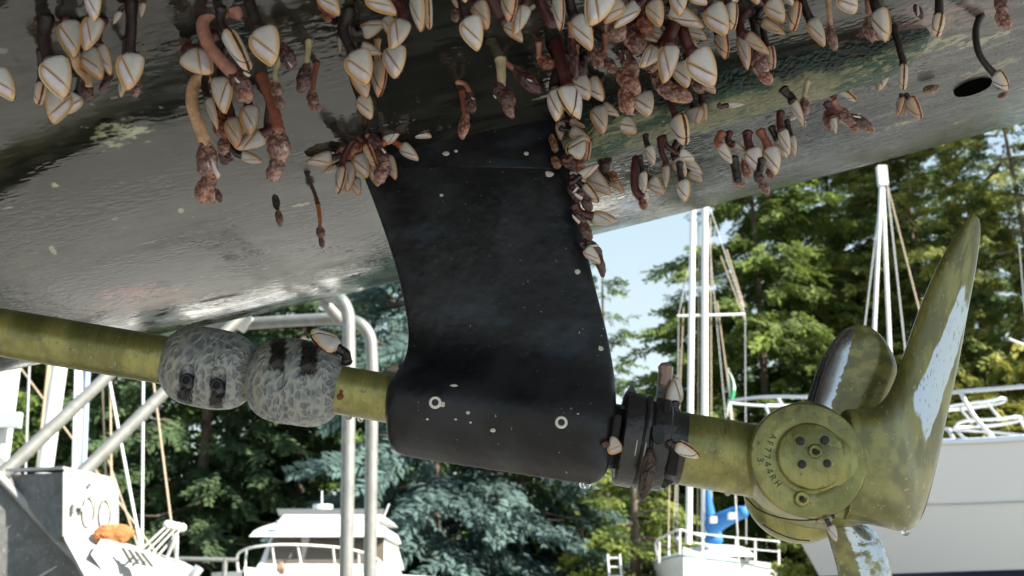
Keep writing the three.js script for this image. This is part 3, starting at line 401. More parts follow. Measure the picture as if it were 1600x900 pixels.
const c1 = 'the bunch at the upper left corner', c2 = 'the bunch below two long peach stalks', c3 = 'the bunch above the strut\'s left edge', c4 = 'the rosette at the strut\'s left shoulder', c5 = 'the row above the black strut', c6 = 'the bunch over the strut\'s right shoulder', c7 = 'the column down the strut\'s right edge', c8 = 'the thick bunch right of the strut', c9 = 'the fringe under the weedy rib', c10 = 'the stragglers at the hull\'s right end', c11 = 'the upper right top bunch';
// upper left corner
B(c1, [-14, 55], [-9, 112], [24, 155], 34, 8, 8); B(c1, [140, -60], [143, -16], [150, 33], 24, 20, 7); B(c1, [58, 38], [104, 33], [118, 91], 38, 0, 9, 'm', { via: [[78, 36]] });
B(c1, [140, -20], [147, 26], [136, 80], 36, 0, 8, 'd', { dz: .008 }); B(c1, [140, 40], [134, 80], [161, 122], 38, 0, 8, 'd', { dz: .006 }); B(c1, [158, 30], [154, 72], [175, 116], 22, 25, 9, 'm', { dz: .014 });
B(c1, [72, 30], [78, 92], [104, 153], 46, 0, 11, 'd', { v: 2 }); B(c1, [95, 92], [98, 140], [79, 192], 42, 180, 8, 'd', { dz: .01 }); B(c1, [64, 80], [64, 128], [60, 164], 18, 68, 6, 'd', { dz: .006 }); B(c1, [122, 100], [120, 146], [103, 176], 28, 180, 6, 'd', { dz: .018 });
Wd(c1, [[112, 62], [122, 106], [136, 122], [138, 138]], 7, 'p', [[132, 128, 138, 158, 9, 'd']], { dz: .012 }); Wd(c1, [[178, 92]], 4, 'd', [[174, 116, 158, 139, 6, 'd']], { dz: .015 });
B(c1, [205, 4], [203, 84], [203, 142], 42, 4, 9, 'd', { via: [[205, 40]], v: 0 }); B(c1, [196, 60], [192, 122], [190, 152], 12, 30, 4, 'd', { dz: .01 }); Wd(c1, [[214, 90], [213, 128]], 4, 'b', [[214, 128, 210, 150, 8, 'n']], { dz: .012 });
B(c1, [205, 2], [188, 17], [178, 38], 9, 20, 4, 'm'); B(c1, [214, -4], [224, 4], [221, 27], 10, 10, 4, 'm');
// bunch with the peach stalks
B(c2, [334, 55], [296, 80], [327, 118], 46, 180, 9, 'm', { via: [[312, 78]] });
Wd(c2, [[372, 18], [340, 13], [318, 32], [322, 62], [345, 95], [368, 118]], 11, 'r', [[362, 112, 388, 145, 13, 'd'], [378, 136, 388, 158, 12, 'k']], { chips: [[370, 118, 374, 130, 5], [386, 108, 390, 120, 8]], label: 'withered barnacle on a thick looped brown-pink stalk, upper left' });
B(c2, [345, 15], [352, 48], [390, 110], 26, 62, 8); B(c2, [388, -20], [405, 46], [430, 101], 50, 0, 10, 'd', { v: 0 }); Wd(c2, [[440, 50]], 4, 'd', [[442, 70, 455, 106, 10, 'd']], { chips: [[452, 92, 456, 106, 4]] });
Wd(c2, [[483, 64], [481, 82], [478, 104]], 5, 'c', [[480, 102, 470, 142, 10, 'd']], { flare: .9 }); Wd(c2, [[495, 99], [490, 125], [488, 146]], 4.5, 'b', [[487, 142, 492, 172, 8, 'n'], [490, 165, 502, 170, 6, 'n']], { flare: .9 });
B(c2, [352, 78], [346, 120], [348, 178], 32, 180, 8); B(c2, [322, 115], [324, 152], [341, 202], 14, 30, 6);
Wd(c2, [[322, 118], [306, 126], [300, 160], [314, 205], [325, 232]], 10, 'p', [[322, 222, 326, 278, 15, 'n'], [330, 272, 316, 314, 13, 'k'], [322, 284, 332, 316, 9, 'k'], [337, 296, 344, 314, 5, 'd']], { chips: [[338, 240, 342, 280, 9], [330, 250, 326, 262, 5]], label: 'long withered barnacle with pale peach stalk and crumbly pink end' });
Wd(c2, [[436, 92], [430, 112], [431, 132]], 4.5, 'c', [[429, 130, 434, 150, 8, 'n'], [432, 148, 440, 170, 6, 'n']], { flare: .9 });
Wd(c2, [[408, 118], [420, 150], [432, 185], [435, 206]], 8.5, 'b', [[432, 204, 436, 252, 16, 'n'], [438, 244, 424, 280, 11, 'n']], { flare: 1.3, chips: [[449, 222, 446, 236, 5]], label: 'large withered barnacle with maroon bulb on a flared stalk, left of strut' });
B(c2, [374, 125], [388, 165], [394, 211], 34, 0, 7); B(c2, [352, 140], [362, 184], [372, 230], 28, 10, 7, 'm', { v: 3 }); B(c2, [426, 150], [412, 208], [368, 234], 32, 0, 8, 'm', { dz: .006, via: [[420, 190]] }); B(c2, [362, 190], [376, 242], [410, 252], 18, 20, 6);
Wd(c2, [[338, 150]], 5, 'm', [[344, 176, 352, 216, 14, 'o'], [352, 214, 348, 240, 8, 'n']], { dz: .006 }); Wd(c2, [[345, 200], [352, 235]], 6, 'd', [[350, 232, 352, 256, 8, 'd'], [350, 252, 364, 250, 4, 'n']], { dz: .006 });
Wd(c2, [[433, 328]], 3, 'd', [[434, 329, 438, 352, 5, 'n']], { label: 'tiny withered barnacle stuck to the hull below the peach stalks' }); Wd(c2, [[497, 320], [500, 345], [500, 358]], 3.2, 'o', [[499, 355, 502, 372, 6, 'n'], [501, 370, 504, 387, 4, 'n']], { flare: .9, label: 'lone withered barnacle on a thin orange stalk left of strut' });
// above the strut's left edge
B(c3, [495, -50], [500, -14], [532, 22], 34, 0, 8); Wd(c3, [[505, -10]], 5, 'm', [[498, 6, 522, 24, 7, 'o'], [504, 22, 516, 33, 5, 'o']]); B(c3, [560, -60], [572, -10], [621, 20], 36, 0, 9); B(c3, [645, -60], [648, -10], [660, 49], 26, 30, 8); B(c3, [668, -50], [668, -5], [671, 46], 13, 75, 7, 'm');
B(c3, [548, 42], [564, 50], [605, 33], 30, 180, 6, 'd', { dz: .004 }); B(c3, [612, -5], [628, 30], [614, 78], 34, 0, 8, 'm'); B(c3, [602, 0], [604, 26], [610, 54], 20, 10, 6, 'd', { dz: .01 }); B(c3, [618, 20], [614, 72], [621, 122], 36, 5, 7, 'd', { dz: .008 });
B(c3, [545, 16], [552, 82], [577, 131], 46, 0, 9, 'd', { via: [[536, 45]], v: 0 }); B(c3, [543, 40], [556, 100], [575, 153], 34, 5, 7, 'd', { dz: .012 }); B(c3, [548, 45], [563, 72], [597, 83], 18, 10, 5, 'd', { dz: .006 }); B(c3, [590, 62], [590, 94], [594, 151], 23, 40, 5, 'p', { v: 3 }); B(c3, [533, 40], [530, 56], [532, 82], 6, 20, 4);
// rosette
B(c4, [552, 110], [563, 150], [582, 185], 26, 10, 7, 'd'); const rz = { D: .765 };
const rc = [556, 208];
Wd(c4, [[556, 175], [556, 192]], 16, 'b', [[546, 178, 552, 246, 24, 'h'], [562, 194, 600, 216, 13, 'h'], [528, 196, 545, 228, 14, 'h']], { D: .764, label: 'brown fleshy heart of the barnacle rosette on the strut' });
for (const [b, e, w, r, v, dz, sc] of [[[513, 218], [478, 226], 23, 180, 0, 0, 'd'], [[521, 246], [478, 252], 25, 180, 1, 0, 'd'], [[536, 232], [520, 256], 14, 10, 1, .004, 'd'], [[528, 258], [506, 271], 13, 0, 1, .006, 'd'], [[534, 260], [529, 303], 13, 55, 1, -.008, 'm'], [[546, 252], [544, 300], 24, 10, 1, -.002, 'm'], [[558, 242], [576, 277], 28, 0, 0, -.006, 'm'], [[552, 278], [562, 306], 20, 0, 1, .008, 'm'], [[571, 226], [588, 260], 16, 70, 3, -.012, 'm'], [[583, 256], [593, 291], 24, 0, 1, .0, 'm'], [[604, 244], [620, 280], 20, 10, 1, .004, 'm'], [[600, 223], [626, 202], 15, 0, 2, -.008, 'o'], [[526, 203], [543, 217], 9, 30, 3, -.012, 'b']])
  B(c4, [lerp(b[0], rc[0], .8), lerp(b[1], rc[1], .8)], b, e, w, r, 5, sc, { D: .765 + dz, v });
B(c4, [606, 186], [637, 202], [675, 212], 19, 10, 6, 'm', { D: .77, v: 2, via: [[624, 186]] }); B(c4, [592, 206], [626, 228], [655, 249], 18, 15, 5, 'o', { D: .77, v: 2 }); B(c4, [550, 190], [546, 186], [544, 172], 11, 0, 3, 'm', { D: .76, v: 2 });
Wd(c4, [[556, 172], [566, 196], [582, 222]], 7, 'r', [[574, 204, 596, 238, 9, 'd'], [590, 228, 604, 258, 9, 'd'], [604, 254, 590, 284, 11, 'n']], { D: .75, chips: [[600, 228, 602, 240, 5]], label: 'withered grey barnacle lying across the rosette on the strut' });
Wd(c4, [[590, 162], [620, 176], [648, 172]], 7, 'm', [[586, 158, 612, 176, 9, 'd'], [640, 172, 664, 170, 6, 'd']], { D: .775, chips: [[614, 164, 632, 158, 7]] });
// row above the strut
B(c5, [722, -50], [730, 28], [750, 78], 36, 0, 9, 'd', { v: 2 }); B(c5, [745, -50], [744, 4], [764, 45], 30, 0, 8, 'm', { dz: .008, v: 3 }); B(c5, [712, -40], [712, -10], [716, 12], 18, 0, 5); Wd(c5, [[712, 5]], 4, 'm', [[710, 16, 712, 33, 6, 'n']]); B(c5, [722, -60], [722, -30], [729, 4], 20, 0, 6);
B(c5, [795, -60], [794, -14], [798, 34], 22, 45, 8, 'm', { v: 3 }); B(c5, [820, -50], [820, 8], [804, 56], 28, 0, 8, 'm'); B(c5, [764, -30], [790, 32], [818, 64], 26, 10, 10, 'm', { dz: .012 }); B(c5, [868, -60], [870, -8], [877, 47], 20, 38, 7);
Wd(c5, [[835, -30], [846, 8], [864, 38]], 10, 'm', [[856, 26, 866, 42, 9, 'd']], { flare: .9 });
Wd(c5, [[782, 92], [783, 112], [784, 134]], 8, 'c', [[776, 134, 800, 164, 12, 'd'], [788, 156, 800, 182, 8, 'n']], { flare: .8, chips: [[774, 146, 775, 154, 4]], label: 'withered barnacle on a short cream stalk above the strut' }); Wd(c5, [[784, 94], [798, 104], [812, 114]], 5, 'r', [[804, 106, 840, 142, 11, 'd']], { flare: 1.2, chips: [[824, 120, 832, 128, 4]], label: 'withered grey barnacle slanting right beside the cream stalk' });
Wd(c5, [[714, 128], [726, 131], [735, 146]], 4, 'r', [[734, 146, 738, 174, 8, 'd']], { chips: [[739, 150, 741, 156, 4]] }); Wd(c5, [[722, 143], [724, 164], [726, 182]], 4.5, 'b', [[728, 180, 722, 214, 8, 'k']], { flare: .9 });
// strut's right shoulder
B(c6, [895, -40], [898, 26], [927, 77], 34, 0, 9, 'd', { v: 0 }); B(c6, [950, -60], [942, -14], [925, 42], 44, 0, 9, 'd', { v: 2 }); B(c6, [985, -40], [972, 2], [942, 34], 30, 180, 7, 'm', { v: 3, dz: .006 }); B(c6, [1010, -30], [998, 6], [958, 42], 24, 180, 7, 'm', { dz: .01 });
B(c6, [864, 68], [868, 138], [873, 189], 28, 22, 10, 'd', { via: [[874, 100]], v: 2 }); B(c6, [868, 66], [886, 134], [901, 187], 32, 155, 10, 'm', { via: [[876, 95]], v: 2, dz: -.004 }); B(c6, [900, 80], [898, 120], [923, 154], 30, 0, 6, 'd', { dz: .008 }); B(c6, [915, 85], [920, 124], [944, 156], 22, 35, 6, 'd', { dz: .014 });
for (const [x, y, x1, y1, r, m] of [[892, 60, 900, 120, 7, 'd'], [922, 72, 938, 104, 9, 'n'], [946, 78, 928, 100, 8, 'k'], [944, 92, 962, 112, 9, 'n'], [900, 96, 912, 116, 8, 'd'], [842, 92, 866, 104, 10, 'o']]) Wd(c6, [[x, y - 25], [x, y]], 5, 'r', [[x, y, x1, y1, r, m]], { dz: .004 });
Wd(c6, [[982, 62], [984, 86]], 6, 'm', [[974, 82, 992, 118, 11, 'n'], [970, 112, 994, 144, 14, 'k'], [974, 140, 982, 176, 11, 'k']], { chips: [[974, 96, 976, 84, 4]], label: 'tall crumbly pink withered barnacle right of the strut\'s shoulder' });
B(c6, [1008, 30], [1000, 50], [1028, 64], 15, 0, 5, 'm', { dz: .006 }); B(c6, [1020, 12], [1018, 40], [1043, 62], 22, 0, 6, 'm', { dz: .012 });
B(c6, [940, 120], [932, 166], [945, 209], 30, 0, 6, 'd', { v: 1 }); B(c6, [930, 140], [940, 164], [968, 180], 16, 10, 5, 'd', { dz: -.006 }); B(c6, [965, 150], [962, 182], [996, 206], 32, 0, 6, 'd', { dz: .004 }); B(c6, [975, 175], [970, 212], [970, 245], 30, 0, 6, 'd', { v: 1, dz: .01 });
B(c6, [992, 110], [1000, 146], [1017, 180], 32, 0, 6, 'm', { v: 2 }); B(c6, [1010, 145], [1006, 172], [1039, 183], 22, 0, 6, 'm', { dz: .01 }); B(c6, [955, 155], [965, 172], [994, 179], 8, 10, 4, 'm', { dz: -.004 });
// down the strut's trailing edge
const te = { D: .79 }; B(c7, [880, 180], [875, 190], [877, 219], 17, 0, 4, 'm', { D: .79, v: 1 }); B(c7, [872, 186], [888, 190], [918, 199], 12, 20, 4, 'm', { D: .785, v: 3 }); B(c7, [876, 200], [890, 204], [923, 219], 22, 10, 4, 'd', { D: .785, v: 1 }); B(c7, [880, 250], [892, 245], [914, 213], 30, 170, 5, 'm', { D: .775, v: 0 }); B(c7, [895, 215], [914, 214], [933, 216], 16, 0, 4, 'm', { D: .8, v: 3 }); B(c7, [900, 205], [918, 218], [917, 252], 12, 60, 4, 'o', { D: .79, v: 3 });
Wd(c7, [[884, 236]], 5, 'm', [[880, 246, 900, 262, 9, 'd'], [902, 248, 908, 266, 8, 'o']], { D: .785 }); Wd(c7, [[940, 190], [941, 220], [942, 244]], 6, 'p', [[944, 238, 946, 272, 11, 'd'], [946, 268, 952, 290, 9, 'o']], { flare: 1.2, label: 'withered barnacle on a straight peach stalk right of the strut' });
B(c7, [890, 286], [905, 277], [935, 256], 15, 0, 5, 'd', { D: .78, v: 0 }); B(c7, [890, 262], [920, 272], [955, 302], 28, 0, 6, 'd', { D: .8, v: 1 }); B(c7, [935, 270], [955, 282], [976, 301], 14, 30, 4, 'd', { D: .8, v: 3 }); Wd(c7, [[952, 252]], 4, 'd', [[956, 268, 962, 286, 6, 'o']], { D: .795 });
Wd(c7, [[886, 285]], 5, 'd', [[890, 292, 912, 312, 9, 'd'], [912, 308, 922, 328, 8, 'd']], { D: .785, chips: [[890, 300, 904, 292, 5], [900, 296, 910, 312, 7]] }); B(c7, [894, 276], [910, 290], [936, 316], 15, 50, 5, 'm', { D: .785, v: 1 }); B(c7, [898, 322], [923, 338], [964, 346], 24, 180, 7, 'm', { D: .785, v: 1 });
Wd(c7, [[896, 318]], 5, 'd', [[900, 326, 912, 356, 7, 'd'], [908, 346, 922, 374, 8, 'd']], { D: .785, chips: [[896, 330, 906, 350, 6]] }); Wd(c7, [[910, 375]], 4, 'd', [[914, 376, 938, 396, 8, 'd'], [934, 392, 942, 430, 6, 'd']], { D: .79, chips: [[918, 380, 936, 384, 5]] }); B(c7, [908, 380], [914, 388], [939, 411], 17, 10, 4, 'd', { D: .782, v: 2 });
Wd(c7, [[868, 215]], 4, 'd', [[862, 212, 868, 236, 6, 'y'], [866, 246, 872, 262, 7, 'y']], { D: .787, label: 'yellow-green crust on the strut\'s right edge' });
// thick bunch right of the strut
B(c8, [1015, -40], [1018, 2], [1034, 41], 30, 10, 7, 'm', { v: 3 }); B(c8, [1060, -60], [1058, -16], [1064, 25], 30, 0, 8, 'm', { v: 0 }); B(c8, [1040, -10], [1044, 14], [1101, 40], 30, 15, 7, 'd', { v: 0 }); B(c8, [1060, 10], [1072, 40], [1105, 60], 24, 0, 6, 'd', { dz: .01 });
B(c8, [1110, -40], [1108, 10], [1138, 53], 40, 0, 8, 'm', { v: 0 }); B(c8, [1138, -35], [1138, 6], [1146, 47], 22, 40, 7, 'm'); B(c8, [1075, -50], [1078, -12], [1106, 5], 24, 0, 7); B(c8, [1160, -40], [1148, -14], [1130, 10], 26, 180, 7, 'm');
B(c8, [1062, 8], [1046, 70], [1040, 131], 33, 0, 10, 'm', { dz: -.012, via: [[1054, 40]], v: 0 }); B(c8, [1050, 20], [1028, 74], [1001, 107], 24, 0, 7, 'm', { dz: -.006 }); B(c8, [1060, 12], [1082, 82], [1119, 133], 46, 0, 10, 'm', { dz: -.01, via: [[1068, 52]], v: 2 }); B(c8, [1055, 50], [1058, 98], [1077, 136], 30, 0, 7, 'm', { dz: -.002 }); B(c8, [1085, 80], [1102, 128], [1119, 145], 18, 0, 5, 'm', { dz: .0 }); B(c8, [1076, 30], [1078, 60], [1087, 78], 16, 0, 5);
Wd(c8, [[1040, 80], [1030, 120]], 6, 'r', [[1022, 118, 1052, 152, 12, 'n'], [1040, 138, 1078, 154, 12, 'k']], { label: 'crumbly pink withered barnacle under the thick bunch right of strut' }); Wd(c8, [[1085, 90]], 5, 'm', [[1084, 114, 1096, 142, 10, 'n']]);
B(c8, [1125, 25], [1122, 52], [1136, 91], 21, 40, 6, 'd', { v: 3 }); B(c8, [1160, 20], [1158, 52], [1170, 109], 24, 10, 7, 'm', { v: 1 }); B(c8, [1168, 18], [1164, 54], [1203, 83], 20, 15, 7, 'm', { dz: -.006, v: 3 }); B(c8, [1192, 40], [1198, 74], [1208, 108], 18, 50, 6, 'd'); Wd(c8, [[1178, 30], [1185, 80]], 7, 'd', [[1180, 78, 1192, 116, 12, 'n'], [1186, 110, 1204, 130, 9, 'k']], { dz: .004 }); B(c8, [1190, 15], [1188, 34], [1227, 52], 17, 30, 5, 'd', { v: 3 });
for (const [x, y, x1, y1, r, m] of [[950, 20, 968, 60, 16, 'n'], [985, 40, 1000, 80, 16, 'n'], [1010, 70, 1020, 110, 14, 'n'], [1000, 20, 1012, 50, 12, 'o']]) Wd(c8, [[x + 5, y - 30], [x, y]], 6, 'm', [[x, y, x1, y1, r, m]], { dz: .02 });
// upper right
B(c11, [1195, -45], [1200, 0], [1227, 32], 34, 0, 8, 'm', { v: 1 }); B(c11, [1238, -30], [1240, 4], [1240, 48], 18, 50, 6, 'm', { v: 3 }); B(c11, [1252, -20], [1266, 30], [1290, 72], 26, 0, 7, 'd', { v: 1 }); B(c11, [1305, -50], [1315, -10], [1339, 19], 32, 0, 8); Wd(c11, [[1293, -6], [1296, 20], [1298, 42]], 4.5, 'p', [[1296, 40, 1304, 76, 8, 'n']], { flare: .9 });
B(c11, [1362, -30], [1370, 15], [1388, 64], 28, 25, 8, 'd', { v: 2 }); Wd(c11, [[1355, -15], [1358, 20]], 6, 'r', [[1356, 30, 1362, 62, 9, 'n'], [1364, 48, 1376, 60, 7, 'k']], { dz: .004 }); B(c11, [1180, -50], [1176, -18], [1186, 6], 22, 0, 6); B(c11, [1222, -40], [1224, -20], [1240, 8], 18, 0, 6);
Wd(c10, [[1436, -8]], 4, 'r', [[1430, 8, 1440, 28, 6, 'd']], { chips: [[1438, 2, 1434, 26, 5]] }); B(c10, [1462, -30], [1467, 22], [1464, 57], 19, 62, 7, 'd', { v: 2 }); Wd(c10, [[1566, -25], [1567, 5]], 8, 'm', [[1558, -6, 1570, 28, 9, 'n'], [1560, 20, 1576, 44, 10, 'k']]);
B(c10, [1395, 40], [1411, 100], [1411, 141], 14, 78, 5.5, 'd', { via: [[1404, 68], [1408, 86]], v: 2 }); B(c10, [1345, 108], [1378, 110], [1375, 143], 22, 0, 6, 'b', { v: 2, via: [[1360, 110]] }); B(c10, [1288, 116], [1303, 132], [1339, 157], 14, 62, 6, 'd', { v: 2 }); B(c10, [1318, 112], [1323, 120], [1331, 142], 17, 0, 5, 'd', { dz: .006, v: 2 }); Wd(c10, [[1302, 138]], 4, 'o', [[1298, 142, 1306, 156, 6, 'o']]);
B(c10, [1408, 148], [1408, 152], [1405, 183], 12, 40, 3, 'd', { D: .79, v: 3 }); B(c10, [1416, 148], [1419, 153], [1440, 186], 15, 50, 4, 'd', { D: .79, v: 3 }); B(c10, [1415, 156], [1415, 162], [1416, 182], 9, 10, 3, 'd', { D: .795, v: 0 });
B(c10, [1533, 24], [1553, 115], [1577, 139], 17, 48, 5.5, 'd', { via: [[1525, 46], [1529, 82], [1541, 102]], v: 2, label: 'barnacle on a long bent dark stalk beside the drain opening' }); Wd(c10, [[1455, 128]], 4, 'd', [[1444, 142, 1466, 136, 6, 'y']], { label: 'yellowish withered barnacle lying at the rib\'s right end' }); Wd(c10, [[1396, 72]], 3, 'd', [[1392, 80, 1400, 82, 5, 'k']]); Wd(c10, [[1565, 142]], 3, 'd', [[1560, 152, 1572, 146, 4, 'o']]);
// fringe under the weedy rib
const D9 = .785;
B(c9, [1009, 212], [1012, 228], [1023, 258], 16, 0, 4.5, 'd', { D: D9 }); B(c9, [1032, 216], [1040, 258], [1041, 294], 13, 20, 5, 'm', { D: D9, via: [[1034, 238]] }); B(c9, [1036, 214], [1060, 240], [1086, 249], 18, 0, 5, 'm', { D: D9 }); B(c9, [1058, 222], [1055, 248], [1073, 275], 20, 0, 5, 'd', { D: D9 }); B(c9, [1064, 224], [1070, 250], [1098, 271], 17, 10, 5, 'd', { D: D9 + .006 }); B(c9, [1072, 240], [1078, 266], [1098, 283], 18, 0, 4, 'd', { D: D9 + .01 });
B(c9, [1062, 255], [1065, 282], [1073, 315], 20, 25, 5, 'd', { D: D9, v: 2 }); B(c9, [1000, 245], [1004, 268], [1008, 300], 12, 20, 4, 'd', { D: D9 - .006, v: 2 }); B(c9, [996, 248], [1002, 308], [1013, 316], 22, 0, 7, 'm', { D: D9, via: [[992, 270], [993, 296]], v: 2 }); Wd(c9, [[1003, 305]], 3, 'o', [[1002, 312, 1007, 326, 6, 'o']], { D: D9 }); B(c9, [1008, 262], [1015, 280], [1039, 302], 24, 0, 5, 'd', { D: D9 + .006 });
B(c9, [1046, 150], [1056, 182], [1072, 226], 22, 55, 6, 'm', { D: .77, v: 2 }); B(c9, [1075, 140], [1084, 168], [1090, 195], 32, 180, 6, 'd', { D: .775, v: 1 }); B(c9, [1094, 140], [1098, 162], [1104, 189], 10, 30, 5, 'm', { D: .78, v: 2 }); B(c9, [1123, 165], [1135, 165], [1163, 162], 9, 10, 4, 'm', { D: .775, v: 2 });
B(c9, [1128, 208], [1124, 226], [1146, 256], 16, 10, 6, 'b', { D: D9 }); B(c9, [1140, 208], [1144, 226], [1170, 239], 14, 10, 6, 'm', { D: D9 + .005 }); Wd(c9, [[1146, 248], [1150, 268], [1153, 284]], 7, 'd', [[1146, 282, 1164, 288, 5, 'k']], { D: D9 }); B(c9, [1168, 208], [1172, 232], [1185, 269], 28, 0, 7, 'm', { D: D9 }); Wd(c9, [[1160, 240]], 4, 'm', [[1162, 252, 1168, 276, 7, 'k']], { D: D9 + .004 }); B(c9, [1188, 206], [1200, 230], [1214, 274], 28, 0, 7, 'b', { D: D9 }); Wd(c9, [[1190, 250], [1186, 272]], 6, 'd', [[1182, 268, 1190, 286, 7, 'd'], [1188, 284, 1200, 302, 7, 'n']], { D: D9 - .004 }); Wd(c9, [[1204, 258]], 4, 'o', [[1200, 264, 1208, 278, 6, 'o']], { D: D9 + .004 });
B(c9, [1220, 176], [1221, 202], [1234, 242], 16, 10, 6, 'm', { D: D9 - .004, v: 2 }); B(c9, [1206, 200], [1214, 216], [1231, 246], 16, 10, 6, 'd', { D: D9 + .004 }); B(c9, [1230, 190], [1235, 212], [1243, 244], 14, 10, 5, 'd', { D: D9 + .006 }); B(c9, [1224, 140], [1238, 157], [1257, 196], 13, 30, 7, 'd', { D: .775, v: 2 }); Wd(c9, [[1262, 128], [1258, 142], [1257, 156]], 4, 'c', [[1256, 154, 1258, 178, 8, 'n']], { D: .78, flare: .9 }); B(c9, [1250, 168], [1244, 177], [1234, 189], 10, 0, 3, 'd', { D: .785, v: 2 });
B(c9, [1292, 162], [1300, 182], [1307, 209], 10, 10, 6, 'm', { D: D9, v: 2 }); Wd(c9, [[1302, 160], [1312, 176]], 6, 'r', [[1308, 170, 1334, 196, 9, 'n'], [1328, 182, 1358, 198, 8, 'd'], [1330, 192, 1338, 206, 6, 'k'], [1350, 190, 1364, 206, 6, 'k']], { D: D9, chips: [[1330, 178, 1346, 184, 4]], label: 'withered brown barnacles\' tangle lying at the rib\'s middle' });
Wd(c9, [[1294, 172]], 4, 'm', [[1290, 176, 1296, 204, 6, 'n']], { D: D9 + .003 });
// on the running gear
B('x', [542, 566], [530, 546], [483, 519], 22, 55, 7, 'd', { D: .79, via: [[540, 552]], label: 'pale barnacle lying on top of the striped anode', v: 2 }); B('x', [634, 574], [626, 575], [604, 579], 14, 10, 4, 'm', { D: .8, label: 'small barnacle behind the strut\'s left edge above the shaft', v: 1 });
B('x', [944, 692], [950, 694], [973, 700], 28, 0, 5, 'm', { D: .765, label: 'pale barnacle between the strut barrel and the rope cutter', v: 1 }); B('x', [1056, 668], [1053, 632], [1056, 588], 23, 20, 8, 'd', { D: .795, via: [[1058, 650]], label: 'white barnacle standing upright on top of the rope cutter', v: 2 }); B('x', [1046, 690], [1054, 696], [1094, 713], 14, 55, 5, 'd', { D: .762, label: 'gaping dark-lipped barnacle on the propeller sleeve\'s left end', v: 2 });
B('x', [1290, 808], [1300, 808], [1275, 816], 12, 10, 3, 'd', { D: .765, label: 'tiny barnacle stuck under the propeller hub', v: 1 }); B('x', [1292, 812], [1296, 820], [1308, 846], 12, 0, 3, 'd', { D: .763, label: 'small white barnacle hanging at the lower blade\'s root', v: 2 });
{
  const ord = ['first', 'second', 'third', 'fourth', 'fifth', 'sixth', 'seventh', 'eighth', 'ninth', 'tenth', 'eleventh', 'twelfth', 'thirteenth', 'fourteenth', 'fifteenth', 'sixteenth', 'seventeenth', 'eighteenth', 'nineteenth', 'twentieth', 'twenty-first', 'twenty-second', 'twenty-third', 'twenty-fourth', 'twenty-fifth', 'twenty-sixth', 'twenty-seventh', 'twenty-eighth', 'twenty-ninth', 'thirtieth'];
  for (const c in CL) { const kinds = {}; for (const q of CL[c].sort((a, b) => a.x - b.x)) { if (q.label) { q.t.userData.label = q.label; } else { const i = kinds[q.look] = (kinds[q.look] ?? -1) + 1; q.t.userData.label = `${q.look} barnacle, ${ord[i]} ${q.look} one from left in ${c}`; } q.t.userData.group = c === 'x' ? 'barnacles on the running gear' : 'barnacles of ' + c; } }
}
// ---------------------------------------------------------------- water drops
const water = new THREE.MeshPhysicalMaterial({ color: 0xffffff, transmission: 1, thickness: .004, ior: 1.33, roughness: .02 });
function drop(px, py, r, D, label, str = 1.25) { const p = at(px, py, D), g = new THREE.SphereGeometry(r * mpp(D), 18, 14), q = g.attributes.position; for (let i = 0; i < q.count; i++) { const y = q.getY(i); if (y > 0) q.setY(i, y * str); } g.computeVertexNormals(); const o = mesh('water_drop', g, water); o.position.copy(p); tag(o, label, 'drop', 'hanging water drops'); }
drop(1415, 831, 6, DS - .012, 'clear water drop hanging from the long blade\'s lower corner'); drop(1256, 194, 5, .772, 'clear water drop at a barnacle tip under the rib'); drop(914, 757, 9, DS, 'clear water drop hanging under the strut barrel', .7); drop(545, 650, 6, DS, 'water drop hanging under the shaft beside the striped anode', .8); drop(563, 655, 5, DS, 'water drop under the shaft near the strut', .9); drop(1137, 770, 5, DS, 'water drop hanging under the propeller sleeve', .6);
const SB = [[84, 512], [178, 537], [178, 570], [225, 550], [228, 536], [105, 545], [140, 560], [20, 510], [60, 530]].map(q => q[0] * 1000 + q[1]).sort((a, b) => a - b);
for (const [px, py, r] of [[568, 609, 5], [84, 512, 3], [178, 537, 3.5], [178, 570, 3], [225, 550, 3], [228, 536, 3.5], [105, 545, 2.5], [140, 560, 3], [1114, 702, 6], [1160, 676, 3], [20, 510, 2], [60, 530, 2.5]]) { const y0 = 519 + px * .1704, big = px > 1060 ? 56 : 37, z = Math.sqrt(Math.max(0, big * big - (py - y0) ** 2)) * u1, p = at(px, py, DS - z), g = new THREE.SphereGeometry(r * u1, 14, 10); g.scale(1, 1, .45); const o = mesh('water_drop', g, water); o.position.copy(p); tag(o, px === 1114 ? 'large flat water bead at the middle of the propeller sleeve' : px === 1160 ? 'small water bead at the propeller sleeve\'s right end' : px === 568 ? 'flat water bead on the shaft between striped anode and strut' : `flat water bead, ${['first', 'second', 'third', 'fourth', 'fifth', 'sixth', 'seventh', 'eighth', 'ninth'][SB.indexOf(px * 1000 + py)]} from left on the shaft's left stretch`, 'drop', 'beads on the running gear'); }

// ---------------------------------------------------------------- the yard behind
const galv = new THREE.MeshPhysicalMaterial({ color: rgb(.30, .30, .28), map: tex(256, 256, (u, v) => .6 + .45 * fbm(u * 30, v * 30, 4)), roughness: .45, metalness: .35 });
const white = std(.72, .72, .70, .3), cream = std(.66, .65, .6, .35), steel = std(.62, .63, .64, .25, { metalness: .5 }), rope = std(.45, .36, .25, .8), wire = std(.5, .5, .5, .35, { metalness: .4 }), alu = std(.75, .76, .78, .3, { metalness: .25 }), tint = std(.05, .055, .06, .06), blueC = std(.02, .16, .42, .7), navy = std(.012, .014, .05, .4);
const dirtyWhite = new THREE.MeshPhysicalMaterial({ map: tex(512, 512, (u, v) => { const n = fbm(u * 12, v * 12, 4), s = noise(u * 170, v * 170); const k = .42 - .1 * sstep(.5, .8, n) - (s > .93 ? .16 : 0); return [k, k * .99, k * .95]; }, true), roughness: .45, side: THREE.DoubleSide });
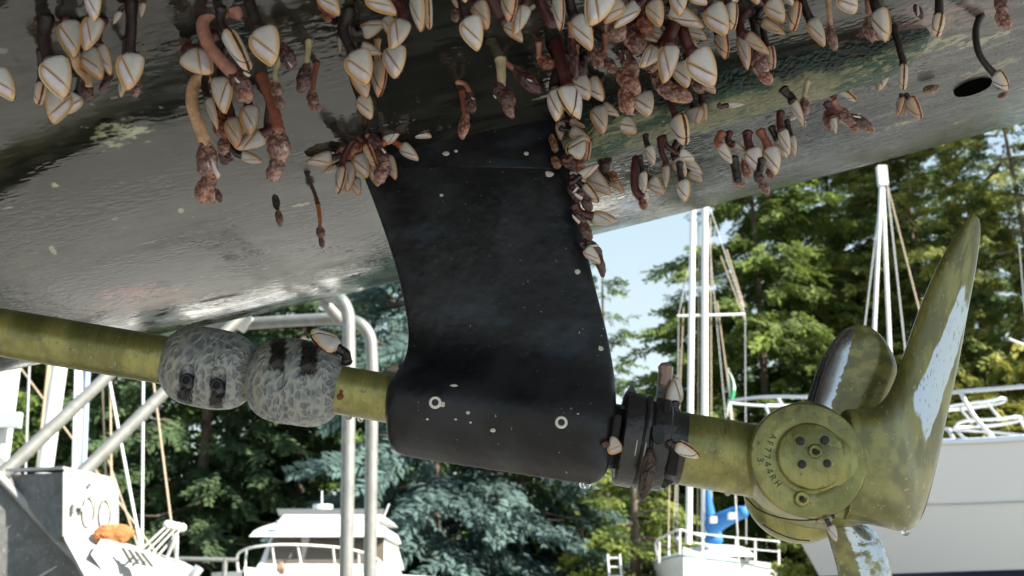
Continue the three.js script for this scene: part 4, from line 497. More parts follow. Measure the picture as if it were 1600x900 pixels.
const oldPipe = new THREE.MeshPhysicalMaterial({ color: rgb(.2, .2, .18), map: galv.map, roughness: .55, metalness: .3 });
// --- boat mover at the left: control cabinet, lever bank, two pipes
{
  const D = 4.6, t = thing('boat_mover', 'grey boat-moving machine with control cabinet and lever bank, lower left', 'machine', V(at(100, 900, D).x, 0, -D - .2));
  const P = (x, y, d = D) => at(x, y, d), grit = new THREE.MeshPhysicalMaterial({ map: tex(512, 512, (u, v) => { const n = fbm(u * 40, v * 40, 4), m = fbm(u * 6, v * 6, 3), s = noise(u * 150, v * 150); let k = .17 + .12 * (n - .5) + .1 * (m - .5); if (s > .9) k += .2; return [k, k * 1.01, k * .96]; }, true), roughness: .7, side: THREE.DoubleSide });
  // sloping side of the main beam
  const beam = [P(-160, 620), P(0, 752), P(14, 757), P(160, 905), P(300, 1060), P(-160, 1300)]; put('side_plate', solid(beam, V(-.02, 0, -.5)), grit, t);
  put('edge_rail', tube([P(-160, 612, D - .01), P(2, 748, D - .01), P(80, 832, D - .01), P(158, 912, D - .01)], .018, { n: 20, rs: 10 }), dirtyWhite, t);
  put('leg_plate', box(V(P(-60, 900).x, 0, -D - .45), V(P(180, 900).x, P(0, 1150).y, -D - .1)), grit, t);
  // cabinet: a dark left side turning to a pale right front
  const a = P(16, 742, D + .02), b = P(100, 738, D - .12), bb = P(100, 838, D - .12), c = P(180, 757, D + .05), cb = P(180, 842, D + .05);
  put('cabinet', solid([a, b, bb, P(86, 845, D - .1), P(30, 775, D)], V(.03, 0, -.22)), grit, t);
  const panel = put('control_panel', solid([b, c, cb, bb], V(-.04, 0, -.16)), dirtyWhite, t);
  put('panel_frame', mergeGeometries([[b, c], [c, cb], [cb, bb], [bb, b]].map(([p, q]) => bar(p, q, .007))), cream, t);
  put('lid', solid([P(8, 737, D), P(98, 733, D - .13), P(180, 752, D + .04), P(116, 735, D + .16)], V(0, .012, 0)), dirtyWhite, t);
  const nrm = c.clone().sub(b).cross(V(0, 1, 0)).normalize().multiplyScalar(-1); if (nrm.z < 0) nrm.negate(); const pq = new THREE.Quaternion().setFromUnitVectors(Z, nrm);
  for (const [x, y, rx, ry] of [[137, 799, 7, 25], [163, 803, 6.5, 24]]) { const f = (x - 100) / 80, dd = lerp(D - .12, D + .05, f) - .002, p = P(x, y, dd), g = new THREE.TorusGeometry(.062, .005, 8, 40); g.scale(.42, 1, 1); g.applyQuaternion(pq); p.addScaledVector(nrm, .008); g.translate(p.x, p.y, p.z); put('gauge_ring', g, std(.3, .31, .28, .5), t, panel); }
  for (const [x, y, w, h] of [[113, 795, 3, 14], [119, 792, 7, 5], [125, 796, 3, 8]]) { const dd = lerp(D - .12, D + .05, (x - 100) / 80) - .004, p = P(x, y, dd), k = mpp(D); put('latch', new RoundedBoxGeometry(w * k * 1.6, h * k, .02, 2, .003).applyQuaternion(pq).translate(p.x + nrm.x * .01, p.y, p.z + nrm.z * .01), std(.28, .28, .26, .4), t, panel); }
  { const p = P(141, 757, D - .05), g = new THREE.SphereGeometry(.008, 10, 8); g.translate(p.x, p.y, p.z); put('rivet', g, std(.2, .2, .2, .5), t, panel); }
  // lever bank
  put('lever_shelf', solid([P(100, 840, D - .14), P(180, 842, D + .05), P(186, 850, D + .05), P(215, 905, D - .05), P(135, 905, D - .3)], V(0, -.03, -.02)), dirtyWhite, t);
  const bk = put('lever_housing', solid([P(158, 842, D - .12), P(262, 876, D - .06), P(277, 884, D - .05), P(278, 960, D - .06), P(210, 960, D - .14), P(142, 866, D - .2)], V(.03, .0, -.12)), dirtyWhite, t);
  for (let i = 0; i < 4; i++) {
    const a0 = P(206 + i * 10, 872 + i * 3, D - .14 + i * .02), k0 = P(262 + i * 7.5, 820 + i * 1.5, D - .02 + i * .02), h = put('lever', bar(a0, k0, .0055, 8), std(.3, .3, .28, .4), t);
    const g = new THREE.SphereGeometry(.0185, 18, 14); g.translate(k0.x, k0.y, k0.z); put('knob', g, std(.72, .72, .68, .25), t, h);
    put('slot', solid([P(190 + i * 10, 856 + i * 2.6, D - .155), P(194 + i * 10, 856 + i * 2.6, D - .155), P(208 + i * 11, 880 + i * 2, D - .165), P(204 + i * 11, 880 + i * 2, D - .165)], V(0, 0, .01)), std(.06, .06, .06, .7), t, bk);
  }
  put('handle_loop', tube([P(262, 868, D - .03), P(274, 840, D - .03), P(276, 835, D - .02), P(275, 882, D - .03)], .008, { n: 14, rs: 8 }), steel, t);
  put('grip', bar(P(298, 905, D - .1), P(312, 886, D - .1), .02, 12), steel, t);
  for (const [x0, y0, x1, y1, r] of [[0, 745, 176, 580, .031], [126, 742, 300, 570, .030]]) put('brace_pipe', tube([P(x0, y0, D + .12), P(x1, y1, D + .9), P(x1 + (x1 - x0) * .9, y1 + (y1 - y0) * .9, D + 1.7)], r, { n: 6, rs: 20 }), oldPipe, t);
  const cl = blob(P(150, 836, D - .06), P(206, 832, D - .02), .036, 1, 9), gl = mesh('work_glove', cl, std(.42, .16, .05, .85, { bumpMap: fleshB, bumpScale: .012 })); tag(gl, 'crumpled orange cloth glove lying on the lever shelf', 'glove');
}
// --- white post with a slatted platform at the far left
{
  const D = 7, t = thing('slatted_platform', 'white post carrying a slatted platform at the left frame edge', 'platform', V(at(-6, 700, D).x, 0, -D)), P = (x, y, d = D) => at(x, y, d);
  put('post', box(V(P(-16, 700).x, 0, -D - .06), V(P(10, 700).x, P(0, 380).y, -D + .06)), white, t);
  put('beam', box(V(P(-60, 660).x, P(0, 672).y, -D + .065), V(P(42, 660).x, P(0, 648).y, -D + .12)), std(.42, .46, .46, .6), t);
  for (let i = 0; i < 8; i++) { const x = -58 + i * 13.5; put('slat', box(V(P(x, 0).x, P(0, 685).y, -D + .07), V(P(x + 8, 0).x, P(0, 674).y, -D + .4)), white, t); put('slat', box(V(P(x + 2, 0).x, P(0, 647).y, -D + .07), V(P(x + 11, 0).x, P(0, 641).y, -D + .4)), white, t); }
}
// --- galvanised hoop rails
{
  const D = 5.6, t = thing('hoop_rail', 'pair of tall galvanised hoop rails left of the strut', 'railing', V(at(560, 900, D).x, 0, -D)), P = (x, y, d = D) => at(x, y, d), r = .0345, k1 = P(545, 900), k2 = P(581, 900, D + .25);
  put('rail', tube([V(k1.x, .0, k1.z), V(k1.x, 1, k1.z), P(545, 620), P(545, 520), P(543, 488), P(534, 470), P(516, 463, D + .1), P(480, 452, D + .2), P(380, 420, D + .5)], r, { n: 60, rs: 18 }), galv, t);
  put('rail', tube([V(k2.x, .0, k2.z), V(k2.x, 1, k2.z), P(581, 640, D + .25), P(581, 560, D + .25), P(577, 525, D + .25), P(562, 506, D + .25), P(535, 499, D + .3), P(460, 501, D + .4), P(385, 506, D + .5), P(330, 510, D + .6)], r * .98, { n: 70, rs: 18 }), galv, t);
  put('rail', tube([P(505, 470, D + .15), P(531, 500, D + .22)], r * .9, { n: 4, rs: 14 }), galv, t);
  put('coupling', bar(P(366, 494, D + .45), P(388, 509, D + .46), .05, 16), cream, t);
}
// --- masts and rigging of the boats laid up at the left
{
  const mast = (label, x0, y0, x1, y1, D, w, mat, wires) => { const a = at(x0, y0, D), b = at(x1, y1, D), d = b.clone().sub(a).normalize(), foot = b.clone().addScaledVector(d, b.y / -d.y), top = a.clone().addScaledVector(d, -6), t = thing('mast', label, 'mast', foot, 'masts of boats laid up at the left'); put('spar', tube([top, foot], w / 2, { n: 2, rs: 14 }), mat, t); for (const [p, q, p2, q2, r, m] of wires) { const s = at(p, q, D + .3), e = at(p2, q2, D + .3), dd = e.clone().sub(s); put('stay', bar(s.addScaledVector(dd, -.9), e.addScaledVector(dd, .35), r, 5), m, t); } };
  mast('thick white leaning mast behind the diagonal pipes at left', 94, 566, 70, 735, 10, .14, white, [[46, 566, 40, 735, .012, wire], [76, 566, 58, 735, .014, rope], [78, 575, 68, 690, .01, rope]]);
  mast('slim blue-grey mast behind the diagonal pipes', 137, 570, 130, 735, 13, .07, std(.35, .45, .58, .35), [[124, 575, 116, 735, .02, white], [118, 575, 114, 730, .014, alu], [170, 590, 215, 830, .018, white], [172, 590, 174, 740, .012, rope]]);
  mast('thin silver mast rising right of the lever knobs', 224, 580, 222, 850, 15, .035, alu, [[239, 590, 267, 812, .014, rope], [160, 590, 165, 740, .012, rope], [98, 665, 230, 845, .012, rope], [190, 780, 214, 850, .012, rope]]);
  mast('slim white mast with fat base behind the left pipes', 126, 590, 126, 735, 14, .05, white, [[120, 575, 121, 735, .012, wire]]);
}
// --- motor yacht
{
  const D = 20, t = thing('motor_yacht', 'white motor yacht with flybridge and bow rail left of the strut', 'yacht', V(at(505, 900, D).x, 0, -D - 2)), P = (x, y, d = D) => at(x, y, d);
  const yd = P(500, 890, D).y, cx = P(500, 900).x, hw = 1.62;
  // hull, bow towards the camera, a little to the left
  const st = [[0, .02], [.5, .5], [1.2, .95], [2.2, 1.3], [3.6, 1.55], [6, hw], [10, hw]], rows = st.map(([d, w]) => { const z = -(D - 3.6) - d, x = cx - .5 + d * .14, y0 = P(500, 893 + d * 1.5, -z).y; return [V(x - w, y0, z), V(x - w * .9, y0 - .7, z - .1), V(x - w * .65, 1.1, z - .35), V(x, .55, z - .6), V(x + w * .65, 1.1, z - .35), V(x + w * .9, y0 - .7, z - .1), V(x + w, y0, z)]; });
  put('hull', loft(rows, { capB: true }), white, t); put('deck', loft(rows.map(r => [r[0].clone().add(V(0, -.03, 0)), r[0].clone().lerp(r[6], .5).add(V(0, .06, 0)), r[6].clone().add(V(0, -.03, 0))])), cream, t);
  const cab = (pts, d, m, nm) => put(nm, solid(pts.map(p => P(...p)), V(0, 0, d)), m, t);
  cab([[392, 905, 18.4], [404, 881, 18.4], [606, 881, 18.4], [612, 905, 18.4]], -2, white, 'trunk_cabin');
  const ws = cab([[404, 884, 18.9], [424, 836, 19.4], [598, 836, 19.4], [610, 884, 18.9]], -2.4, white, 'wheelhouse');
  for (const [a, b] of [[416, 470], [474, 540], [544, 600]]) { const q = [[a, 879, 18.86], [a + 10, 840, 19.3], [b, 840, 19.3], [b, 879, 18.86]].map(p => P(...p)); const w = put('window', solid(q, V(0, 0, -.03)), std(.10, .085, .07, .08), t, ws); }
  put('roof', (() => { const r = []; for (let i = 0; i <= 6; i++) { const f = i / 6, row = []; for (let j = 0; j <= 12; j++) { const u = j / 12 * 2 - 1; row.push(V(P(513, 830).x + u * 1.1 * (1 - .18 * f), P(513, 838, 19).y + .42 * Math.pow(f, .6) * (1 - .25 * u * u) - .02, -18.7 - f * 1.2)); } r.push(row); } return loft(r); })(), white, t);
  cab([[428, 838, 18.9], [436, 822, 19.2], [598, 822, 19.2], [604, 838, 18.9]], -2.6, white, 'brow');
  cab([[436, 812, 20], [444, 804, 20], [596, 804, 20], [603, 812, 20]], -2.2, white, 'flybridge_coaming');
  put('flybridge_screen', solid([P(436, 806, 20), P(432, 795, 20.3), P(600, 795, 20.3), P(600, 806, 20)], V(0, 0, -.03)), std(.12, .12, .11, .2), t);
  { const g = new THREE.CylinderGeometry(.18, .2, .17, 24); const p = P(504, 796, 20.6); g.translate(p.x, p.y, p.z); put('radar_dome', g, white, t); }
  put('antenna', bar(P(503, 798, 20.6), P(503, 767, 20.6), .016), white, t); put('antenna', bar(P(598, 812, 19.6), P(608, 787, 19.6), .014), white, t);
  put('search_light', new THREE.SphereGeometry(.06, 12, 10).translate(...P(436, 818, 18.8).toArray()), steel, t);
  { const A = [[612, 905, 18], [600, 884, 17.6], [580, 868, 17.2], [545, 858, 17], [500, 853, 16.8], [440, 851, 16.6], [402, 854, 16.6], [382, 859, 16.7], [371, 868, 16.9], [374, 905, 17.2]].map(p => P(...p)); put('bow_rail', tube(A, .018, { n: 50, rs: 8 }), cream, t); for (const [x, y, d, b] of [[385, 858, 16.7, 382], [425, 852, 16.6, 432], [465, 852, 16.7, 475], [520, 855, 16.9, 526], [560, 862, 17.1, 562], [590, 876, 17.4, 590]]) put('stanchion', bar(P(x, y, d), P(b, 905, d), .016), cream, t); }
  put('deck_windlass', blob(P(432, 888, 16.8), P(446, 886, 16.8), .07, 1, 4), std(.3, .2, .14, .6), t);
  put('wiper', bar(P(452, 872, 18.8), P(462, 852, 19), .01), std(.1, .1, .1, .5), t);
  for (const [x, z] of [[-.6, -18], [.6, -18], [-.6, -24], [.6, -24]]) put('stand', bar(V(cx + x, 0, z), V(cx + x * .8, 1.2, z), .06, 8), galv, t);
  // fence rail seen left of the bow
  const f = thing('guard_rail', 'low grey guard rail between lever bank and motor yacht', 'railing', V(P(320, 900, 16).x, 0, -16)); put('rail', bar(P(275, 873, 16), P(372, 875, 16), .03, 8), galv, f); put('post', bar(P(352, 873, 16), V(P(352, 873, 16).x, 0, -16), .035, 8), galv, f); put('post', bar(P(280, 873, 16), V(P(280, 873, 16).x, 0, -16), .035, 8), galv, f); put('rail', bar(P(275, 905, 16), P(372, 905, 16), .025, 8), galv, f);
}
// --- white sailboat, bow on
{
  const D = 22, t = thing('white_sailboat', 'white sailboat seen bow-on with blue sail cover under the propeller sleeve', 'sailboat', V(at(1120, 900, D).x, 0, -D - 2)), P = (x, y, d = D) => at(x, y, d);
  const rows = [[1068, 862, 20, 1068], [1048, 866, 21, 1105], [1030, 871, 22.3, 1165], [1020, 876, 24, 1222], [1012, 880, 27, 1245]].map(([l, y, d, r]) => { const a = P(l, y, d), b = P(r, y + (r - l) * .03, d), m = a.clone().lerp(b, .5); return [a, V(lerp(a.x, m.x, .12), 2.0, a.z - .1), V(lerp(a.x, m.x, .5), 1.2, a.z - .4), V(m.x, .9, m.z - .6), V(lerp(b.x, m.x, .5), 1.2, b.z - .4), V(lerp(b.x, m.x, .12), 2.0, b.z - .1), b]; });
  put('hull', loft(rows, { capB: true }), white, t); put('deck', loft(rows.map(r => [r[0].clone().add(V(0, -.01, 0)), r[0].clone().lerp(r[6], .5).add(V(0, .08, 0)), r[6].clone().add(V(0, -.01, 0))])), cream, t);
  put('sheer_stripe', mergeGeometries([tube(rows.map(r => r[0].clone().lerp(r[1], .12).add(V(-.012, 0, .02))), .015, { n: 12, rs: 6 }), tube(rows.map(r => r[6].clone().lerp(r[5], .12).add(V(.012, 0, .02))), .015, { n: 12, rs: 6 })]), std(.16, .3, .36, .5), t);
  put('coachroof', (() => { const r = []; for (let i = 0; i <= 5; i++) { const f = i / 5, row = []; for (let j = 0; j <= 12; j++) { const a = j / 12 * Math.PI; row.push(V(P(1134, 870, 22.5).x - Math.cos(a) * (.5 + .25 * f), P(1134, 872, 22.5).y + Math.pow(Math.sin(a), .5) * .3 * Math.min(1, .05 + f * 2.2), -22 - f * 2.2)); } r.push(row); } return loft(r); })(), white, t);
  put('mast', bar(P(1101, 200, 23.2), P(1101, 862, 23.2), .075, 14), white, t); put('furled_sail', bar(P(1084, 200, 21), P(1076, 850, 20.6), .06, 10), white, t);
  put('spreader', bar(P(1058, 494, 23.2), P(1164, 491, 23.2), .03, 6), white, t);
  for (const [a, b, c, d, w, m] of [[1060, 494, 1058, 850, .01, wire], [1164, 491, 1166, 850, .012, wire], [1101, 300, 1164, 491, .01, wire], [1101, 300, 1060, 494, .01, wire], [1092, 340, 1090, 850, .012, rope], [1110, 340, 1112, 780, .012, rope], [1068, 480, 1052, 840, .012, rope], [1120, 470, 1150, 690, .014, rope], [1135, 390, 1163, 480, .016, rope], [1126, 400, 1164, 500, .012, rope], [1105, 345, 1140, 720, .01, wire], [1048, 640, 1044, 850, .012, rope]]) put('stay', bar(P(a, b, 23.3), P(c, d, 23.3), w, 5), m, t);
  put('sail_cover', tube([P(1106, 765, 23), P(1109, 800, 23), P(1116, 830, 23), P(1116, 845, 23)], s => .06 + .13 * s, { n: 14, rs: 12, flat: .8 }), blueC, t); put('sail_cover', tube([P(1112, 822, 22.9), P(1130, 812, 22.6), P(1150, 803, 22.4), P(1163, 800, 22.2)], s => .2 - .08 * s, { n: 14, rs: 12, flat: .9 }), blueC, t);
  for (const [x, y] of [[1115, 812], [1144, 806]]) { const p = P(x, y, 22.15); put('cover_patch', box(p.clone().add(V(-.06, -.06, -.2)), p.clone().add(V(.06, .06, .05))), white, t); }
  { const A = [[1030, 880, 22], [1024, 850, 21.6], [1038, 838, 21], [1062, 828, 20], [1078, 832, 20.6], [1100, 838, 21.6]].map(p => P(...p)); put('pulpit', tube(A, .02, { n: 26, rs: 6 }), white, t); put('lifeline', tube([P(1078, 832, 20.6), P(1150, 840, 22.4), P(1218, 846, 24)], .012, { n: 8, rs: 5 }), white, t); put('lifeline', tube([P(1084, 848, 20.8), P(1150, 856, 22.4), P(1218, 862, 24)], .01, { n: 8, rs: 5 }), white, t); for (const [x, y, d, b] of [[1030, 846, 21.4, 882], [1045, 836, 20.7, 868], [1062, 828, 20, 866], [1098, 838, 21.4, 868], [1150, 840, 22.4, 872], [1180, 843, 23.2, 876], [1217, 846, 24, 884]]) put('stanchion', bar(P(x, y, d), P(x, b, d), .02, 6), white, t); }
  put('ventilator', blob(P(1056, 846, 20.2), P(1062, 840, 20.2), .06, 1, 3), std(.35, .35, .35, .4), t);
  put('keel', box(V(P(1110, 900, 24).x - .15, 0, -26), V(P(1110, 900, 24).x + .15, 1.2, -24)), navy, t);
  // flag on its staff
  const f = thing('flag', 'small green and white flag above the propeller sleeve', 'flag', P(1143, 700, 20)); f.position.y = 0; const fp = []; for (let i = 0; i <= 6; i++) { const row = []; for (let j = 0; j <= 4; j++) { const u = i / 6, v = j / 4; row.push(P(1138 + 9 * v * Math.sin(.4 + u * 2.4) + 3 * Math.sin(u * 5), 582 + u * 68, 20 + .06 * Math.sin(v * 6 + u * 4))); } fp.push(row); }
  const stripes = tex(64, 64, (u, v) => v < .62 ? (u > .55 && v < .4 ? [.75, .78, .75] : [.02, .36, .13]) : [.72, .76, .72], true); put('cloth', loft(fp, { uv: (p, i, j) => [j / 4, i / 6] }), new THREE.MeshPhysicalMaterial({ map: stripes, roughness: .8, side: THREE.DoubleSide, transmission: .3, thickness: 0 }), f); put('staff', bar(P(1138, 575, 20), V(P(1138, 575, 20).x, 0, -20), .012), white, f);
}
// --- grey-white yacht at the right, bow to the left, running towards us on the right
{
  const t = thing('large_yacht', 'large pale hull with steel bow railing behind the propeller, right edge', 'yacht', V(at(1500, 900, 11).x, 0, -11)), P = at;
  const st = [[1168, 672, 13.6, 0], [1230, 680, 13.1, .2], [1330, 690, 12.3, .45], [1450, 694, 11.5, .62], [1600, 688, 10.6, .72], [1800, 668, 9.7, .78], [2300, 600, 8.3, .8]];
  const hullM = std(.72, .70, .68, .3), rows = st.map(([x, y, d, f], i) => { const a = P(x, y, d), n = V(.55, 0, -.83), r = []; const wl = 1.92, lean = .85 - f * .62; for (const [q, s] of [[0, 0], [.25, .1], [.48, .2], [.5, .235], [.75, .45], [1, .75]]) { const yy = lerp(a.y, wl, q); r.push(V(a.x + n.x * s * lean + (1 - f) * q * .55, yy, a.z + n.z * s * lean)); } return r; });
  put('hull', loft(rows), hullM, t);
  put('boot_stripe', loft(rows.map(r => { const e = r[5]; return [e.clone().add(V(0, -.004, 0)), V(e.x + .12, 1.72, e.z - .1), V(e.x + .5, 1.2, e.z - .6)]; })), navy, t);
  put('toe_rail', tube(rows.map(r => r[0].clone().add(V(0, .02, 0))), .035, { n: 40, rs: 10 }), alu, t);
  put('rubbing_line', tube(rows.map(r => r[2].clone().add(V(-.006, 0, .008))), .007, { n: 40, rs: 6 }), std(.45, .43, .42, .5), t);
  const far = V(1.5, 0, -1.7); put('deck', loft(rows.map(r => [r[0].clone().add(V(0, .0, 0)), r[0].clone().addScaledVector(far, .5).add(V(0, .05, 0)), r[0].clone().add(far)])), cream, t);
  put('far_side', loft(rows.map(r => [r[0].clone().add(far), r[5].clone().addScaledVector(far, .6)])), hullM, t);
  const rl = (pts, r = .02) => put('rail', tube(pts.map(p => P(...p)), r, { n: 24, rs: 8 }), steel, t);
  rl([[1143, 626, 13.6], [1200, 620, 13.2], [1320, 622, 12.5], [1420, 620, 11.7], [1500, 612, 11.2], [1600, 604, 10.7], [1700, 594, 10.2]], .02); rl([[1143, 630, 13.7], [1200, 634, 14.2], [1300, 632, 14.4]], .018); rl([[1215, 620, 13.2], [1228, 650, 13.1], [1236, 682, 13.1]], .022); rl([[1196, 634, 14], [1206, 660, 13.6]], .02);
  rl([[1500, 612, 11.2], [1522, 650, 11.1], [1556, 688, 11]], .022); rl([[1470, 640, 11.4], [1480, 636, 11.4], [1550, 626, 11.3], [1566, 622, 11.3], [1567, 628, 11.6], [1540, 634, 11.7], [1475, 642, 11.7]], .017); rl([[1492, 668, 11.3], [1500, 660, 11.3], [1560, 655, 11.2], [1590, 651, 11.2], [1592, 657, 11.5], [1560, 664, 11.6], [1500, 668, 11.6], [1494, 672, 11.4]], .017); rl([[1494, 672, 11.4], [1512, 686, 11.2], [1600, 682, 10.8]], .015); rl([[1500, 638, 11.4], [1518, 660, 11.3]], .013); rl([[1543, 630, 11.3], [1562, 654, 11.2]], .013); rl([[1592, 653, 11.2], [1615, 690, 11.1]], .015); rl([[1462, 668, 11.5], [1484, 671, 11.4]], .017); rl([[1482, 670, 11.4], [1493, 692, 11.3]], .02); rl([[1484, 671, 11.4], [1560, 676, 11.2], [1600, 680, 10.9]], .014);
  put('keel', box(V(P(1600, 900, 11).x, 0, -13), V(P(1600, 900, 11).x + 1.4, 1.8, -12.4)), navy, t);
}
// --- tall mast pair behind the propeller
{
  const D = 24, t = thing('mast', 'tall white mast with forked twin legs above the propeller', 'mast', V(at(1378, 900, D).x, 0, -D)), P = (x, y, d = D) => at(x, y, d);
  const ft = x => { const a = P(1378, 264), b = P(x, 560), d = b.clone().sub(a); return a.addScaledVector(d, a.y / -d.y * 1); };
  put('leg', bar(P(1378, 264), ft(1364), .045, 12), white, t); put('leg', bar(P(1378, 264), ft(1391), .045, 12), white, t); put('masthead', box(P(1373, 290).add(V(0, 0, .08)), P(1384, 260).add(V(0, 0, -.08))), white, t);
  for (const [a, b, c, d, m] of [[1384, 280, 1440, 500, rope], [1380, 270, 1340, 600, wire], [1386, 290, 1420, 600, wire]]) { const p = P(a, b), q = P(c, d), dd = q.clone().sub(p); put('stay', bar(p, q.addScaledVector(dd, .5), .018, 5), m, t); }
  const t2 = thing('mast', 'thin grey stay wire with short spreader at the right frame edge', 'mast', V(at(1580, 900, 16).x, 0, -16)); put('stay', bar(at(1592, 380, 16), V(at(1580, 540, 16).x, 0, -16), .008, 5), wire, t2); put('spreader', bar(at(1577, 530, 16), at(1615, 545, 16), .02, 6), white, t2);
}
// --- boarding ladder
{
  const D = 15, t = thing('boarding_ladder', 'small white boarding ladder between the strut barrel and white sailboat', 'ladder', V(at(960, 900, D).x, 0, -D)), P = (x, y) => at(x, y, D);
  for (const [x, x2] of [[949, 955], [968, 974]]) put('side_rail', bar(P(x, 866), V(P(x2 + 10, 900).x, 0, -D + .3), .014, 8), white, t);
  for (let i = 0; i < 7; i++) put('rung', bar(P(950 + i * 1.9, 872 + i * 14), P(970 + i * 1.9, 872 + i * 14), .012, 6), white, t);
}
// ---------------------------------------------------------------- trees
function spray(seed, kind) { // one twig spray, length 1 along +x
  const r = rng(seed), pos = [], nor = []; const tri = (a, b, c) => pos.push(...a, ...b, ...c);
  const n = kind === 'fir' ? 15 : 13;
  for (let i = 0; i < n; i++) {
    const s = i % 2 ? 1 : -1, x = .04 + .9 * i / n, L = (kind === 'broad' ? .3 : .42) * (1 - .55 * x) * (.75 + .5 * r()), an = (.75 + .35 * r()) * s, dz = Math.sin(an) * L, dx = Math.cos(an) * L, y0 = (r() - .5) * .08 - .18 * x * x, dy = -.1 * L + (r() - .5) * .2 * (kind === 'broad' ? 2 : 1), w = kind === 'broad' ? .12 : .065;
    const px = -Math.sin(an) * w, pz = Math.cos(an) * w, m = .55;
    const A = [x, y0, 0], Bq = [x + dx * m + px, y0 + dy * m + .03, dz * m + pz], C = [x + dx * m - px, y0 + dy * m + .03, dz * m - pz], E2 = [x + dx, y0 + dy - .03, dz];
    tri(A, C, Bq); tri(Bq, C, E2);
  }
  tri([0, 0, .02], [0, 0, -.02], [1, -.2, 0]);
  const g = new THREE.BufferGeometry(); g.setAttribute('position', new THREE.Float32BufferAttribute(pos, 3)); g.computeVertexNormals(); return g;
}
const sprays = { spruce: [spray(1, 'fir'), spray(2, 'fir')], fir: [spray(3, 'fir'), spray(4, 'fir')], broad: [spray(5, 'broad'), spray(6, 'broad')] };
const leafM = new THREE.MeshPhysicalMaterial({ color: 0xffffff, roughness: .75, side: THREE.DoubleSide, transmission: .4, thickness: 0, specularIntensity: .25 });
const barkM = new THREE.MeshStandardMaterial({ map: tex(256, 256, (u, v) => { const n = fbm(u * 40, v * 9, 4); return mix3([.05, .035, .025], [.17, .13, .1], n); }, true), roughness: .95 });
const TP = V(), TS = V(), TQ = new THREE.Quaternion(), TM = new THREE.Matrix4(), TX = V(1, 0, 0);
function tree(name, label, x, z, H, R, kind, colA, colB, seed, { base = .06, dens = 1, size = .8, taper = .85, droop = .25, trunk = .22, group = 'trees behind the boatyard', sparse = 0 } = {}) {
  const r = rng(seed), t = thing(name, label, 'tree', V(x, 0, z), group);
  const g = tube([V(0, 0, 0), V(.05 * H * (r() - .5), H * .5, 0), V(0, H * .97, 0)], s => trunk * (1 - .92 * s), { n: 14, rs: 10 }); mesh('trunk', g, barkM, t);
  const limbs = [], mats = [[], []], cols = [[], []], nb = Math.round(H * 7.5 * dens);
  for (let i = 0; i < nb; i++) {
    const f = Math.pow(r(), 1.15), h = H * lerp(base, .985, f), an = r() * 6.283, gap = sparse && noise(h * .55 + seed, an * 1.1) < sparse; if (gap) continue;
    const prof = kind === 'broad' ? Math.sqrt(Math.max(.04, 1 - Math.pow(2 * (f - .42), 2))) : Math.pow(1 - f, taper), Lb = R * (prof + .03) * (.72 + .5 * r()), up = lerp(-droop, .45, f * f) + (r() - .5) * .2;
    const ca = Math.cos(an), sa = Math.sin(an); if (Lb > R * .35 && limbs.length < 24) limbs.push(tube([V(0, h, 0), V(ca * Lb * .5, h + up * Lb * .5, sa * Lb * .5), V(ca * Lb * .85, h + up * Lb * .6, sa * Lb * .85)], s => .05 * (1.15 - s) * Math.min(1.4, trunk / .22), { n: 3, rs: 5, round: false }));
    const ns = Math.max(3, Math.round(Lb / (size * .23)));
    for (let k = 0; k < ns; k++) {
      const q = .14 + .86 * (k + r()) / ns, px = ca * Lb * q, pz = sa * Lb * q, py = h + up * Lb * q - droop * .5 * Lb * q * q + (r() - .5) * .18 * size, side = (r() - .5) * 2.2 * (kind === 'broad' ? 2 : 1), a2 = an + side;
      TP.set(px, py, pz); const sc = size * (.55 + .6 * r()) * (.75 + .4 * prof), tilt = up * .5 - .15 - droop * .6 + (r() - .5) * (kind === 'broad' ? 1.6 : .6);
      TQ.setFromUnitVectors(TX, V(Math.cos(a2) * Math.cos(tilt), Math.sin(tilt), Math.sin(a2) * Math.cos(tilt)).normalize()); TQ.multiply(new THREE.Quaternion().setFromAxisAngle(TX, (r() - .5) * 1.1));
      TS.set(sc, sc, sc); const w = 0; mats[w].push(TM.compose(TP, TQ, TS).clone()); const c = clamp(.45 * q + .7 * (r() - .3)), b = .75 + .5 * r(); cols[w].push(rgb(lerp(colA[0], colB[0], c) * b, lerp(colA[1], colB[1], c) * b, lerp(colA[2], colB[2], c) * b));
    }
  }
  for (const l of limbs) mesh('limb', l, barkM, t);
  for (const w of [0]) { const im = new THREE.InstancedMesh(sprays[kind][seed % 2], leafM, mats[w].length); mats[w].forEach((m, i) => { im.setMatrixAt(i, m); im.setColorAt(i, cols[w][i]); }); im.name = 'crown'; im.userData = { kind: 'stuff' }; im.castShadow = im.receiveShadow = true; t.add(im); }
  return t;
}
const X = (px, D) => at(px, 600, D).x;
const blueA = [.05, .09, .08], blueB = [.17, .26, .235], grnA = [.045, .08, .02], grnB = [.17, .25, .045], drkA = [.035, .062, .022], drkB = [.1, .15, .05], yelA = [.09, .12, .02], yelB = [.32, .34, .06];
